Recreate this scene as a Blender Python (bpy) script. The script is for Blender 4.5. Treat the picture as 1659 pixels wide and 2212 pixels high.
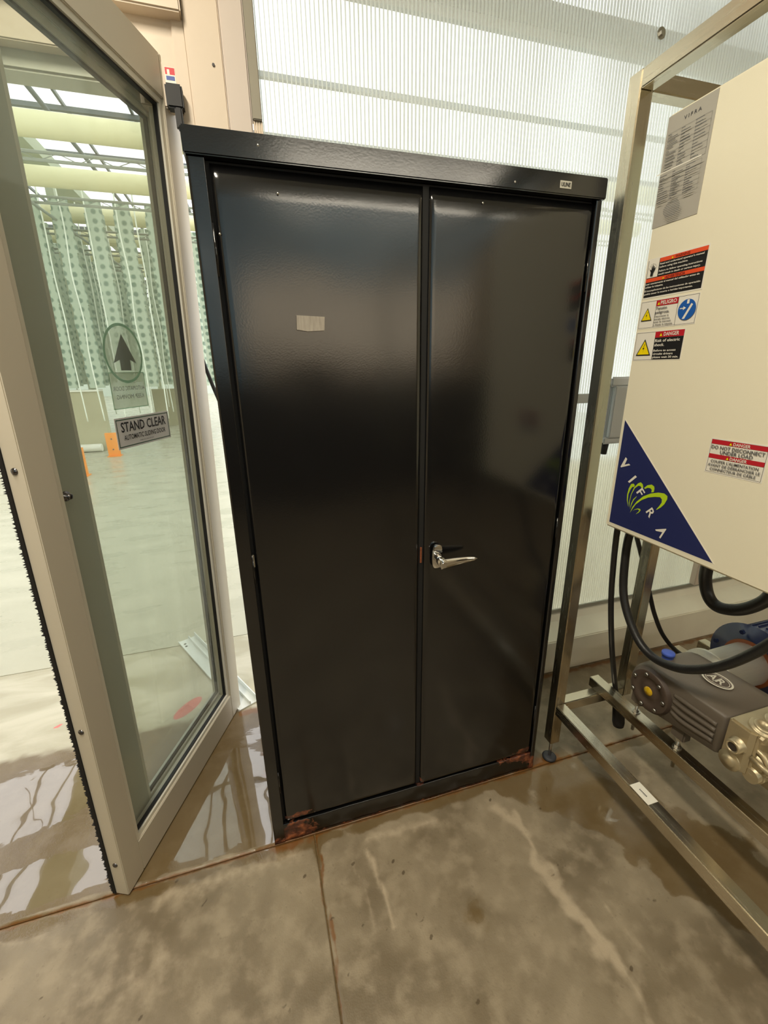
import bpy, bmesh, math, random
import numpy as np
from mathutils import Vector, Matrix, noise as mnoise

for _o in list(bpy.data.objects):
    bpy.data.objects.remove(_o)
SC = bpy.context.scene
COL = SC.collection
random.seed(4)

# ------------------------------------------------------------------ camera
YAW, PITCH, ROLL = 0.28790, -0.31920, -0.01410
CAM = (0.0672, -1.0021, 1.3817)
cam = bpy.data.cameras.new('camera')
cam.sensor_fit = 'VERTICAL'; cam.sensor_height = 24.0; cam.lens = 24.0 * 937.36 / 2212.0
cam.clip_start = 0.02; cam.clip_end = 300
camo = bpy.data.objects.new('camera', cam); COL.objects.link(camo)
_f = Vector((math.sin(YAW) * math.cos(PITCH), math.cos(YAW) * math.cos(PITCH), math.sin(PITCH)))
_r0 = Vector((math.cos(YAW), -math.sin(YAW), 0)); _u0 = _r0.cross(_f)
_r = _r0 * math.cos(ROLL) + _u0 * math.sin(ROLL); _u = -_r0 * math.sin(ROLL) + _u0 * math.cos(ROLL)
camo.matrix_world = Matrix(((_r.x, _u.x, -_f.x, CAM[0]), (_r.y, _u.y, -_f.y, CAM[1]), (_r.z, _u.z, -_f.z, CAM[2]), (0, 0, 0, 1)))
SC.camera = camo

# ------------------------------------------------------------------ sky
world = bpy.data.worlds.new('overcast_sky'); SC.world = world; world.use_nodes = True
_bg = world.node_tree.nodes['Background']
_bg.inputs[0].default_value = (0.975, 0.985, 0.98, 1); _bg.inputs[1].default_value = 2.8

# ------------------------------------------------------------------ lamps
def area(name, loc, rot, sx, sy, power, col):
    l = bpy.data.lights.new(name, 'AREA'); l.shape = 'RECTANGLE'; l.size = sx; l.size_y = sy
    l.energy = power; l.color = col
    o = bpy.data.objects.new(name, l); o.location = loc; o.rotation_euler = rot; COL.objects.link(o)
    return o
area('ceiling_tube_light', (-0.45, -0.75, 2.90), (0, 0, 0), 0.16, 1.1, 54, (1.0, 0.905, 0.73))
area('ceiling_tube_light', (1.45, -3.05, 2.90), (0, 0, 0), 2.0, 0.22, 34, (1.0, 0.90, 0.72))

SC.view_settings.view_transform = 'Standard'; SC.view_settings.look = 'None'
SC.view_settings.gamma = 1; SC.view_settings.exposure = 0.0
SC.view_settings.use_curve_mapping = False
SC.cycles.transparent_max_bounces = 32
SC.cycles.max_bounces = 10
SC.cycles.sample_clamp_indirect = 6
SC.cycles.caustics_reflective = False; SC.cycles.caustics_refractive = False

# ------------------------------------------------------------------ materials
def srgb(r, g, b):
    f = lambda c: (c / 255 / 12.92) if c / 255 <= 0.04045 else ((c / 255 + 0.055) / 1.055) ** 2.4
    return (f(r), f(g), f(b), 1)
MATS = {}
def mat(name, col, rough=0.5, metal=0.0, vary=0.0, vscale=8.0, bump=0.0, bscale=60.0, stretch=None, spec=0.5, emit=0.0, rvary=0.0, coat=0.0):
    if name in MATS: return MATS[name]
    m = bpy.data.materials.new(name); m.use_nodes = True; MATS[name] = m
    nt = m.node_tree; N = nt.nodes; L = nt.links; b = N['Principled BSDF']
    b.inputs['Base Color'].default_value = col; b.inputs['Roughness'].default_value = rough
    b.inputs['Metallic'].default_value = metal; b.inputs['Specular IOR Level'].default_value = spec
    b.inputs['Coat Weight'].default_value = coat
    m.diffuse_color = col
    tc = N.new('ShaderNodeTexCoord'); mp = N.new('ShaderNodeMapping'); L.new(tc.outputs['Object'], mp.inputs[0])
    if stretch: mp.inputs['Scale'].default_value = stretch
    if vary or rvary:
        n = N.new('ShaderNodeTexNoise'); n.inputs['Scale'].default_value = vscale; n.inputs['Detail'].default_value = 5
        L.new(mp.outputs[0], n.inputs['Vector'])
        if vary:
            mx = N.new('ShaderNodeMix'); mx.data_type = 'RGBA'
            mx.inputs[6].default_value = tuple(c * (1 - vary) for c in col[:3]) + (1,)
            mx.inputs[7].default_value = tuple(min(1, c * (1 + vary)) for c in col[:3]) + (1,)
            L.new(n.outputs['Fac'], mx.inputs[0]); L.new(mx.outputs[2], b.inputs['Base Color'])
        if rvary:
            r = N.new('ShaderNodeMapRange'); r.inputs[1].default_value = .3; r.inputs[2].default_value = .7
            r.inputs[3].default_value = rough - rvary; r.inputs[4].default_value = rough + rvary
            L.new(n.outputs['Fac'], r.inputs[0]); L.new(r.outputs[0], b.inputs['Roughness'])
    if bump:
        n2 = N.new('ShaderNodeTexNoise'); n2.inputs['Scale'].default_value = bscale; n2.inputs['Detail'].default_value = 4
        L.new(mp.outputs[0], n2.inputs['Vector'])
        bp = N.new('ShaderNodeBump'); bp.inputs['Strength'].default_value = bump; bp.inputs['Distance'].default_value = 0.01
        L.new(n2.outputs['Fac'], bp.inputs['Height']); L.new(bp.outputs[0], b.inputs['Normal'])
    if emit:
        b.inputs['Emission Color'].default_value = col; b.inputs['Emission Strength'].default_value = emit
    return m

M_door = mat('beige_white_door_paint', srgb(205, 197, 180), 0.38, vary=.04, vscale=3)
M_door2 = mat('pale_grey_inner_frame', srgb(196, 196, 184), 0.4, vary=.04)
M_bead = mat('cream_glazing_bead', srgb(228, 224, 210), 0.35)
M_rubber = mat('black_rubber', srgb(20, 20, 22), 0.6, vary=.2, vscale=40)
M_brush = mat('black_bristle', srgb(18, 15, 12), 0.9, vary=.3, vscale=200)
M_screw = mat('dark_screw_steel', srgb(110, 108, 110), 0.25, 1.0)
M_zinc = mat('bright_zinc', srgb(200, 198, 190), 0.3, 1.0, vary=.1, vscale=60)
M_chrome = mat('chrome', srgb(225, 225, 225), 0.08, 1.0, bump=.01)
M_steel = mat('brushed_stainless', srgb(206, 198, 180), 0.24, 1.0, vary=.05, vscale=5, bump=.0015, bscale=14, stretch=(30, 30, 1.2), rvary=.05)
M_steelh = mat('brushed_stainless_horizontal', srgb(206, 198, 180), 0.24, 1.0, vary=.05, vscale=5, bump=.0015, bscale=14, stretch=(30, 1.2, 30), rvary=.05)
M_panel = mat('cream_powder_coat', srgb(240, 234, 210), 0.42, vary=.02, vscale=2, bump=.03, bscale=400)
M_wallpaint = mat('cream_wall_vinyl', srgb(214, 198, 178), 0.45, vary=.05, vscale=4, bump=.04, bscale=30)
M_wallpink = mat('pinkish_cream_post_paint', srgb(206, 193, 182), 0.45, vary=.04, vscale=4)
M_curb = mat('white_curb_paint', srgb(250, 245, 230), 0.45, vary=.08, vscale=9, bump=.1, bscale=20)
M_alu = mat('matt_aluminium', srgb(170, 172, 168), 0.4, 1.0, vary=.1, vscale=20)
M_hose = mat('black_rubber_hose', srgb(30, 30, 30), 0.42, vary=.25, vscale=50, bump=.08, bscale=200)
M_pump = mat('taupe_cast_housing', srgb(100, 91, 80), 0.5, vary=.1, vscale=10, bump=.05, bscale=250)
M_pumpd = mat('dark_taupe_cover', srgb(78, 65, 56), 0.5, vary=.1, vscale=20, bump=.05, bscale=250)
M_brass = mat('nickel_plated_brass', srgb(196, 182, 150), 0.42, .7, vary=.12, vscale=20, bump=.08, bscale=90)
M_motor = mat('navy_motor_enamel', srgb(36, 50, 96), 0.35, vary=.1, vscale=10, coat=.3)
M_bell = mat('satin_aluminium', srgb(226, 224, 212), 0.36, .35, vary=.08, vscale=12, stretch=(1, 12, 12))
M_blue = mat('blue_cap_plastic', srgb(70, 96, 190), 0.5, vary=.05)
M_yel = mat('yellow_sight_glass', srgb(210, 170, 20), 0.1, vary=.3, vscale=80)
M_orange = mat('orange_paint', srgb(240, 150, 50), 0.5, vary=.1, vscale=20)
M_greybox = mat('grey_junction_plastic', srgb(206, 212, 216), 0.4, vary=.04)
M_rustiron = mat('orange_brown_rust', srgb(130, 72, 40), 0.8, vary=.35, vscale=120, bump=.4, bscale=300)
M_badge = mat('silver_badge', srgb(205, 202, 190), 0.35, 0.3)
M_ceil = mat('white_ceiling_panel', srgb(215, 212, 200), 0.6, vary=.04)
M_roomwall = mat('warm_room_wall', srgb(206, 190, 164), 0.6, vary=.06)
M_roomdark = mat('dark_room_wall', srgb(52, 48, 44), 0.6, vary=.2)
M_block = mat('beige_block_wall', srgb(176, 170, 140), 0.8, vary=.12, vscale=8, bump=.2, bscale=20)
M_duct = mat('cream_poly_duct', srgb(226, 220, 176), 0.5, vary=.06, vscale=3, bump=.1, bscale=6)
M_truss = mat('greenhouse_steel', srgb(150, 156, 146), 0.5, vary=.1, vscale=12)
M_trussd = mat('dark_roof_bar', srgb(84, 90, 92), 0.5, vary=.1)
M_gutter = mat('pale_green_gutter', srgb(176, 182, 156), 0.55, vary=.06)
M_cordw = mat('white_drip_line', srgb(236, 240, 226), 0.5, vary=.04)
M_pipe = mat('white_pipe', srgb(230, 228, 214), 0.4, vary=.04)
M_track = mat('white_aluminium_track', srgb(222, 226, 222), 0.35, vary=.04)
M_tape = mat('dried_glue_residue', srgb(158, 150, 138), 0.7, vary=.5, vscale=60, stretch=(3, 1, .4))

# flat print colours
P = {k: mat('print_' + k, srgb(*v), .5, vary=.02, vscale=30) for k, v in dict(
    white=(236, 232, 220), black=(26, 26, 28), orange=(232, 84, 44), darkred=(140, 44, 30), red=(190, 30, 44),
    yellow=(250, 224, 0), blue=(28, 92, 176), navy=(34, 42, 92), lime=(186, 218, 36), grey=(176, 172, 162),
    dgrey=(90, 90, 92), silver=(232, 230, 228), green=(44, 88, 64), mint=(150, 208, 172), arrow=(92, 98, 86),
    frost=(196, 210, 190), flagred=(206, 40, 50), flagblue=(60, 84, 160), logo=(206, 200, 184)).items()}

def frost_mat():
    m = bpy.data.materials.new('frosted_film'); m.use_nodes = True; nt = m.node_tree; N = nt.nodes; L = nt.links
    N.remove(N['Principled BSDF']); out = N['Material Output']
    t = N.new('ShaderNodeBsdfTransparent'); d = N.new('ShaderNodeBsdfDiffuse'); d.inputs[0].default_value = srgb(206, 216, 196)
    tl = N.new('ShaderNodeBsdfTranslucent'); tl.inputs[0].default_value = srgb(206, 216, 196)
    a = N.new('ShaderNodeAddShader'); a2 = N.new('ShaderNodeMixShader'); a2.inputs[0].default_value = .5
    L.new(d.outputs[0], a2.inputs[1]); L.new(tl.outputs[0], a2.inputs[2])
    mx = N.new('ShaderNodeMixShader'); mx.inputs[0].default_value = .55; L.new(t.outputs[0], mx.inputs[1]); L.new(a2.outputs[0], mx.inputs[2])
    L.new(mx.outputs[0], out.inputs[0]); N.remove(a)
    return m
M_frost = frost_mat()

def glass_mat(name, tint, haze=.03):
    m = bpy.data.materials.new(name); m.use_nodes = True; nt = m.node_tree; N = nt.nodes; L = nt.links
    N.remove(N['Principled BSDF']); out = N['Material Output']
    t = N.new('ShaderNodeBsdfTransparent'); t.inputs[0].default_value = tint
    g = N.new('ShaderNodeBsdfGlossy'); g.inputs['Roughness'].default_value = .02
    lw = N.new('ShaderNodeLayerWeight'); pw = N.new('ShaderNodeMath'); pw.operation = 'POWER'; L.new(lw.outputs['Facing'], pw.inputs[0]); pw.inputs[1].default_value = 5
    f = N.new('ShaderNodeMath'); f.operation = 'MULTIPLY_ADD'; L.new(pw.outputs[0], f.inputs[0]); f.inputs[1].default_value = .9; f.inputs[2].default_value = .03
    mx = N.new('ShaderNodeMixShader'); L.new(f.outputs[0], mx.inputs[0]); L.new(t.outputs[0], mx.inputs[1]); L.new(g.outputs[0], mx.inputs[2])
    d = N.new('ShaderNodeBsdfDiffuse'); d.inputs[0].default_value = (.8, .85, .78, 1)  # pale diffuse veil imitates bright reflections on the panes
    tn = N.new('ShaderNodeTexNoise'); tn.inputs['Scale'].default_value = 3
    mr = N.new('ShaderNodeMapRange'); mr.inputs[3].default_value = haze * .5; mr.inputs[4].default_value = haze * 1.5; L.new(tn.outputs['Fac'], mr.inputs[0])
    m2 = N.new('ShaderNodeMixShader'); L.new(mr.outputs[0], m2.inputs[0]); L.new(mx.outputs[0], m2.inputs[1]); L.new(d.outputs[0], m2.inputs[2])
    L.new(m2.outputs[0], out.inputs[0])
    return m
M_glass = glass_mat('green_tinted_glass', (.955, .975, .955, 1), .08)

def poly_mat(name, trans, tint, clear=(.97, .985, .98, 1)):
    m = bpy.data.materials.new(name); m.use_nodes = True; nt = m.node_tree; N = nt.nodes; L = nt.links
    N.remove(N['Principled BSDF']); out = N['Material Output']
    tc = N.new('ShaderNodeTexCoord'); mp = N.new('ShaderNodeMapping'); mp.inputs['Scale'].default_value = (3, 1, 1.5)
    tn = N.new('ShaderNodeTexNoise'); tn.inputs['Scale'].default_value = 1; L.new(tc.outputs['Object'], mp.inputs[0]); L.new(mp.outputs[0], tn.inputs['Vector'])
    mr = N.new('ShaderNodeMapRange'); mr.inputs[1].default_value = .3; mr.inputs[2].default_value = .7
    mr.inputs[3].default_value = trans - .08; mr.inputs[4].default_value = trans + .08; L.new(tn.outputs['Fac'], mr.inputs[0])
    t = N.new('ShaderNodeBsdfTransparent'); t.inputs[0].default_value = clear
    tl = N.new('ShaderNodeBsdfTranslucent'); tl.inputs[0].default_value = tint
    d = N.new('ShaderNodeBsdfDiffuse'); d.inputs[0].default_value = tint
    g = N.new('ShaderNodeBsdfGlossy'); g.inputs['Roughness'].default_value = .12
    a = N.new('ShaderNodeMixShader'); a.inputs[0].default_value = .35; L.new(tl.outputs[0], a.inputs[1]); L.new(d.outputs[0], a.inputs[2])
    b = N.new('ShaderNodeMixShader'); b.inputs[0].default_value = .08; L.new(a.outputs[0], b.inputs[1]); L.new(g.outputs[0], b.inputs[2])
    mx = N.new('ShaderNodeMixShader'); L.new(mr.outputs[0], mx.inputs[0]); L.new(b.outputs[0], mx.inputs[1]); L.new(t.outputs[0], mx.inputs[2])
    L.new(mx.outputs[0], out.inputs[0])
    return m
M_poly = poly_mat('twinwall_polycarbonate', .80, (.90, .89, .85, 1))
M_back = poly_mat('milky_back_sheet', .22, (.44, .54, .56, 1), (.85, .95, 1, 1))
M_window = poly_mat('cream_window_sheet', .9, (.95, .86, .70, 1), (1, .90, .76, 1))
M_lower = poly_mat('cream_lower_backing', .78, (.96, .93, .84, 1), (.95, .92, .84, 1))
M_rib = poly_mat('polycarbonate_rib', .30, (.95, .95, .93, 1))

def black_paint(name, rust=True):
    m = bpy.data.materials.new(name); m.use_nodes = True; nt = m.node_tree; N = nt.nodes; L = nt.links; b = N['Principled BSDF']
    tc = N.new('ShaderNodeTexCoord')
    at = N.new('ShaderNodeAttribute'); at.attribute_name = 'rust'
    n = N.new('ShaderNodeTexNoise'); n.inputs['Scale'].default_value = 55; n.inputs['Detail'].default_value = 8; L.new(tc.outputs['Object'], n.inputs['Vector'])
    ad = N.new('ShaderNodeMath'); ad.operation = 'ADD'; L.new(at.outputs['Fac'], ad.inputs[0]); L.new(n.outputs['Fac'], ad.inputs[1])
    th = N.new('ShaderNodeMapRange'); th.inputs[1].default_value = .93; th.inputs[2].default_value = 1.03; L.new(ad.outputs[0], th.inputs[0])
    rc = N.new('ShaderNodeValToRGB'); e = rc.color_ramp.elements; e[0].position = .3; e[0].color = srgb(30, 14, 8); e[1].position = .72; e[1].color = srgb(176, 104, 62)
    x = rc.color_ramp.elements.new(.5); x.color = srgb(92, 46, 28)
    n3 = N.new('ShaderNodeTexNoise'); n3.inputs['Scale'].default_value = 38; n3.inputs['Detail'].default_value = 9; L.new(tc.outputs['Object'], n3.inputs['Vector']); L.new(n3.outputs['Fac'], rc.inputs[0])
    mx = N.new('ShaderNodeMix'); mx.data_type = 'RGBA'; L.new(th.outputs[0], mx.inputs[0]); mx.inputs[6].default_value = (.0055, .0055, .0058, 1); L.new(rc.outputs[0], mx.inputs[7])
    L.new(mx.outputs[2], b.inputs['Base Color'])
    n2 = N.new('ShaderNodeTexNoise'); n2.inputs['Scale'].default_value = 5; n2.inputs['Detail'].default_value = 2; L.new(tc.outputs['Object'], n2.inputs['Vector'])
    r = N.new('ShaderNodeMapRange'); r.inputs[3].default_value = .13; r.inputs[4].default_value = .20; L.new(n2.outputs['Fac'], r.inputs[0])
    ra = N.new('ShaderNodeMath'); ra.operation = 'MULTIPLY_ADD'; L.new(th.outputs[0], ra.inputs[0]); ra.inputs[1].default_value = .35; L.new(r.outputs[0], ra.inputs[2])
    L.new(ra.outputs[0], b.inputs['Roughness'])
    b.inputs['Specular IOR Level'].default_value = .8
    n4 = N.new('ShaderNodeTexNoise'); n4.inputs['Scale'].default_value = 260; L.new(tc.outputs['Object'], n4.inputs['Vector'])
    bp = N.new('ShaderNodeBump'); bp.inputs['Strength'].default_value = .012; bp.inputs['Distance'].default_value = .01; L.new(n4.outputs['Fac'], bp.inputs['Height'])
    bp2 = N.new('ShaderNodeBump'); bp2.inputs['Distance'].default_value = .01; L.new(th.outputs[0], bp2.inputs['Strength']); L.new(n3.outputs['Fac'], bp2.inputs['Height']); L.new(bp.outputs[0], bp2.inputs['Normal'])
    L.new(bp2.outputs[0], b.inputs['Normal'])
    return m
M_black = black_paint('black_cabinet_paint')

def concrete(name):
    m = bpy.data.materials.new(name); m.use_nodes = True; nt = m.node_tree; N = nt.nodes; L = nt.links; b = N['Principled BSDF']
    tc = N.new('ShaderNodeTexCoord'); O = tc.outputs['Object']
    def noise(s, d=5, dist=0, st=None):
        n = N.new('ShaderNodeTexNoise'); n.inputs['Scale'].default_value = s; n.inputs['Detail'].default_value = d; n.inputs['Distortion'].default_value = dist
        if st:
            mp = N.new('ShaderNodeMapping'); mp.inputs['Scale'].default_value = st; L.new(O, mp.inputs[0]); L.new(mp.outputs[0], n.inputs['Vector'])
        else: L.new(O, n.inputs['Vector'])
        return n.outputs['Fac']
    def rng(v, a, c, x, y):
        r = N.new('ShaderNodeMapRange'); r.interpolation_type = 'SMOOTHSTEP'
        r.inputs[1].default_value = a; r.inputs[2].default_value = c; r.inputs[3].default_value = x; r.inputs[4].default_value = y; L.new(v, r.inputs[0]); return r.outputs[0]
    def mth(op, a, c):
        x = N.new('ShaderNodeMath'); x.operation = op
        for i, v in enumerate((a, c)):
            if isinstance(v, (int, float)): x.inputs[i].default_value = v
            else: L.new(v, x.inputs[i])
        return x.outputs[0]
    def mix(f, a, c):
        x = N.new('ShaderNodeMix'); x.data_type = 'RGBA'
        if isinstance(f, (int, float)): x.inputs[0].default_value = f
        else: L.new(f, x.inputs[0])
        for i, v in ((6, a), (7, c)):
            if isinstance(v, tuple): x.inputs[i].default_value = v
            else: L.new(v, x.inputs[i])
        return x.outputs[2]
    def attr(n):
        a = N.new('ShaderNodeAttribute'); a.attribute_name = n; return a.outputs['Fac']
    base = mix(rng(noise(4, 8, .3), .35, .65, 0, 1), srgb(116, 103, 82), srgb(146, 133, 111))
    base = mix(rng(noise(18, 6), .42, .7, 0, .65), base, srgb(164, 150, 127))
    base = mix(rng(noise(70, 3), .62, .72, 0, .35), base, srgb(110, 98, 80))
    w = mth('ADD', attr('wet'), mth('MULTIPLY', mth('SUBTRACT', noise(11, 7), .5), .9))
    wet = rng(w, .42, .62, 0, 1)
    base = mix(mth('MULTIPLY', wet, .75), base, srgb(104, 84, 50))
    pl = rng(mth('ADD', attr('pale'), mth('MULTIPLY', mth('SUBTRACT', noise(30, 8), .5), 1.1)), .25, 1.0, 0, .85)
    base = mix(pl, base, srgb(186, 170, 146))
    ru = rng(mth('ADD', attr('rust'), mth('MULTIPLY', mth('SUBTRACT', noise(26, 8), .5), 1.0)), .35, .7, 0, .85)
    base = mix(ru, base, srgb(120, 78, 36))
    base = mix(mth('MULTIPLY', attr('cream_zone'), .85), base, mix(rng(noise(3, 6, .5, (1, 2.5, 1)), .35, .65, 0, 1), srgb(176, 170, 146), srgb(204, 199, 178)))
    base = mix(rng(attr('red'), .4, .6, 0, .8), base, srgb(214, 96, 96))
    base = mix(rng(mth('ADD', attr('spot'), mth('MULTIPLY', mth('SUBTRACT', noise(160, 3), .5), .5)), .35, .6, 0, .7), base, srgb(70, 56, 36))
    L.new(base, b.inputs['Base Color'])
    ro = mth('ADD', rng(noise(9, 4), .3, .7, .38, .58), mth('MULTIPLY', wet, -.40))
    film = rng(mth('ADD', attr('pool'), mth('MULTIPLY', mth('SUBTRACT', noise(14, 6, 1.2, (1, 2.2, 1)), .5), .9)), .45, .52, 0, 1)
    r2 = N.new('ShaderNodeMix'); L.new(film, r2.inputs[0]); L.new(ro, r2.inputs[2]); r2.inputs[3].default_value = .015
    mx = N.new('ShaderNodeMath'); mx.operation = 'MAXIMUM'; L.new(r2.outputs[0], mx.inputs[0]); mx.inputs[1].default_value = .015
    L.new(mx.outputs[0], b.inputs['Roughness'])
    b.inputs['Specular IOR Level'].default_value = .5
    L.new(film, b.inputs['Coat Weight']); b.inputs['Coat IOR'].default_value = 1.7; b.inputs['Coat Roughness'].default_value = .01
    bp = N.new('ShaderNodeBump'); bp.inputs['Distance'].default_value = .004
    h = mth('ADD', noise(45, 6), mth('MULTIPLY', noise(260, 3), .5))
    L.new(h, bp.inputs['Height'])
    inv = mth('SUBTRACT', 1.0, mth('MAXIMUM', mth('MULTIPLY', wet, .6), film)); L.new(mth('ADD', mth('MULTIPLY', inv, .22), .012), bp.inputs['Strength'])
    L.new(bp.outputs[0], b.inputs['Normal'])
    return m
M_conc = concrete('stained_wet_concrete')
M_conc2 = mat('damp_greenhouse_concrete', srgb(178, 175, 155), 0.32, vary=.16, vscale=2.2, bump=.12, bscale=9, stretch=(1, 2.5, 1), rvary=.14)
M_joint = mat('dirty_joint', srgb(112, 90, 54), 0.6, vary=.35, vscale=30, bump=.4, bscale=90)

# ------------------------------------------------------------------ mesh helpers
class MB:
    def __init__(s): s.v = []; s.f = []; s.mi = []; s.mats = []; s.smooth = []
    def _m(s, m):
        if m is None: return 0
        if m not in s.mats: s.mats.append(m)
        return s.mats.index(m)
    def add(s, vs, fs, m=None, smooth=False):
        o = len(s.v); s.v += [tuple(v) for v in vs]; k = s._m(m)
        for f in fs: s.f.append(tuple(i + o for i in f)); s.mi.append(k); s.smooth.append(smooth)
        return s
    def box(s, x0, x1, y0, y1, z0, z1, m=None):
        x0, x1 = min(x0, x1), max(x0, x1); y0, y1 = min(y0, y1), max(y0, y1); z0, z1 = min(z0, z1), max(z0, z1)
        return s.add([(x0, y0, z0), (x1, y0, z0), (x1, y1, z0), (x0, y1, z0), (x0, y0, z1), (x1, y0, z1), (x1, y1, z1), (x0, y1, z1)],
                     [(0, 3, 2, 1), (4, 5, 6, 7), (0, 1, 5, 4), (1, 2, 6, 5), (2, 3, 7, 6), (3, 0, 4, 7)], m)
    def cyl(s, p0, p1, r0, r1=None, n=20, m=None, smooth=True, caps=True):
        r1 = r0 if r1 is None else r1
        p0 = Vector(p0); p1 = Vector(p1); d = (p1 - p0).normalized(); a = d.orthogonal().normalized(); b = d.cross(a)
        vs = [p0 + (a * math.cos(t) + b * math.sin(t)) * r0 for t in [2 * math.pi * i / n for i in range(n)]]
        vs += [p1 + (a * math.cos(t) + b * math.sin(t)) * r1 for t in [2 * math.pi * i / n for i in range(n)]]
        s.add(vs, [(i, (i + 1) % n, n + (i + 1) % n, n + i) for i in range(n)], m, smooth)
        if caps:
            s.add(vs[:n], [tuple(range(n - 1, -1, -1))], m); s.add(vs[n:], [tuple(range(n))], m)
        return s
    def lathe(s, p0, axis, prof, n=28, m=None):      # prof: (distance along axis, radius)
        p0 = Vector(p0); d = Vector(axis).normalized(); a = d.orthogonal().normalized(); b = d.cross(a)
        vs = []
        for h, r in prof:
            for i in range(n):
                t = 2 * math.pi * i / n; vs.append(p0 + d * h + (a * math.cos(t) + b * math.sin(t)) * max(r, 1e-5))
        fs = [(k * n + i, k * n + (i + 1) % n, (k + 1) * n + (i + 1) % n, (k + 1) * n + i) for k in range(len(prof) - 1) for i in range(n)]
        return s.add(vs, fs, m, True)
    def prism(s, poly, axis, a0, a1, m=None, smooth=False):     # poly in the other two axes, ordered
        def pt(p, h):
            return {'x': (h, p[0], p[1]), 'y': (p[0], h, p[1]), 'z': (p[0], p[1], h)}[axis]
        n = len(poly); vs = [pt(p, a0) for p in poly] + [pt(p, a1) for p in poly]
        s.add(vs, [(i, (i + 1) % n, n + (i + 1) % n, n + i) for i in range(n)], m, smooth)
        s.add(vs[:n], [tuple(range(n))], m); s.add(vs[n:], [tuple(range(n - 1, -1, -1))], m)
        return s
    def tube(s, pts, r, n=12, m=None, sub=6):
        P_ = [Vector(p) for p in pts]; C_ = []
        for i in range(len(P_) - 1):
            a, b, c, d = P_[max(i - 1, 0)], P_[i], P_[i + 1], P_[min(i + 2, len(P_) - 1)]
            for k in range(sub):
                t = k / sub
                C_.append(.5 * ((2 * b) + (c - a) * t + (2 * a - 5 * b + 4 * c - d) * t * t + (3 * b - a - 3 * c + d) * t ** 3))
        C_.append(P_[-1])
        up = (C_[1] - C_[0]).orthogonal().normalized(); vs = []
        for i, c in enumerate(C_):
            d = (C_[min(i + 1, len(C_) - 1)] - C_[max(i - 1, 0)]).normalized()
            up = (up - d * up.dot(d)).normalized(); sd = d.cross(up)
            vs += [c + (up * math.cos(2 * math.pi * j / n) + sd * math.sin(2 * math.pi * j / n)) * r for j in range(n)]
        K = len(C_)
        s.add(vs, [(k * n + j, k * n + (j + 1) % n, (k + 1) * n + (j + 1) % n, (k + 1) * n + j) for k in range(K - 1) for j in range(n)], m, True)
        s.add(vs[:n], [tuple(range(n - 1, -1, -1))], m); s.add(vs[-n:], [tuple(range(n))], m)
        return s
    def build(s, name, m=None, parent=None, bevel=0, mw=None, seg=2):
        me = bpy.data.meshes.new(name); me.from_pydata(s.v, [], s.f)
        for x in (s.mats or [m]): me.materials.append(x)
        me.polygons.foreach_set('material_index', s.mi); me.polygons.foreach_set('use_smooth', s.smooth)
        bm = bmesh.new(); bm.from_mesh(me); bmesh.ops.remove_doubles(bm, verts=bm.verts, dist=1e-6)
        bmesh.ops.recalc_face_normals(bm, faces=bm.faces)
        if bevel:
            ed = [e for e in bm.edges if len(e.link_faces) == 2 and e.calc_face_angle(0) > .6]
            bmesh.ops.bevel(bm, geom=ed, offset=bevel, segments=seg, affect='EDGES', clamp_overlap=True)
        bm.to_mesh(me); bm.free(); me.update()
        o = bpy.data.objects.new(name, me); COL.objects.link(o)
        if parent is not None: o.parent = parent
        if mw is not None: o.matrix_local = mw
        return o

def tag(o, label=None, cat=None, group=None, kind=None):
    if label: o['label'] = label
    if cat: o['category'] = cat
    if group: o['group'] = group
    if kind: o['kind'] = kind
    return o
def empty(name, loc=(0, 0, 0), label=None, cat=None, group=None, kind=None, mw=None):
    o = bpy.data.objects.new(name, None); COL.objects.link(o); o.empty_display_size = .05
    if mw is not None: o.matrix_world = mw
    else: o.location = loc
    return tag(o, label, cat, group, kind)
class Part:
    """Adds parts given in world coordinates below a thing that sits at its own base point."""
    def __init__(s, root): s.root = root; s.inv = Matrix.Translation(-Vector(root.location))
    def add(s, mb, name, m=None, bevel=0, parent=None, seg=2):
        p = parent or s.root
        o = mb.build(name, m, p, bevel, seg=seg)
        if parent is None: o.matrix_local = s.inv
        return o

def grid_mesh(name, xs, ys, zf, attrs, m, parent=None):
    """A height field with per-vertex scalar attributes, plus a skirt that gives it thickness."""
    X, Y = np.meshgrid(xs, ys, indexing='ij'); Z = zf(X, Y)
    nx, ny = X.shape
    co = np.stack([X, Y, Z], -1).reshape(-1, 3)
    idx = np.arange(nx * ny).reshape(nx, ny)
    q = np.stack([idx[:-1, :-1], idx[1:, :-1], idx[1:, 1:], idx[:-1, 1:]], -1).reshape(-1, 4)
    ring = np.concatenate([idx[:, 0], idx[-1, 1:], idx[-2::-1, -1], idx[0, -2:0:-1]])
    low = co[ring].copy(); low[:, 2] = -.03
    base = len(co); k = len(ring); a = np.arange(k); bq = np.stack([ring[a], base + a, base + (a + 1) % k, ring[(a + 1) % k]], -1)
    co = np.concatenate([co, low]); q = np.concatenate([q, bq])
    me = bpy.data.meshes.new(name); me.from_pydata(co.tolist(), [], q.tolist()); me.materials.append(m)
    for an, fn in attrs.items():
        A = np.clip(fn(X, Y), 0, 1).reshape(-1).astype(np.float32)
        A = np.concatenate([A, A[ring]]) if True else A
        at = me.attributes.new(an, 'FLOAT', 'POINT'); at.data.foreach_set('value', A)
    me.polygons.foreach_set('use_smooth', [True] * (len(q) - k) + [False] * k)
    me.update()
    o = bpy.data.objects.new(name, me); COL.objects.link(o)
    if parent: o.parent = parent
    return o
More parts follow.
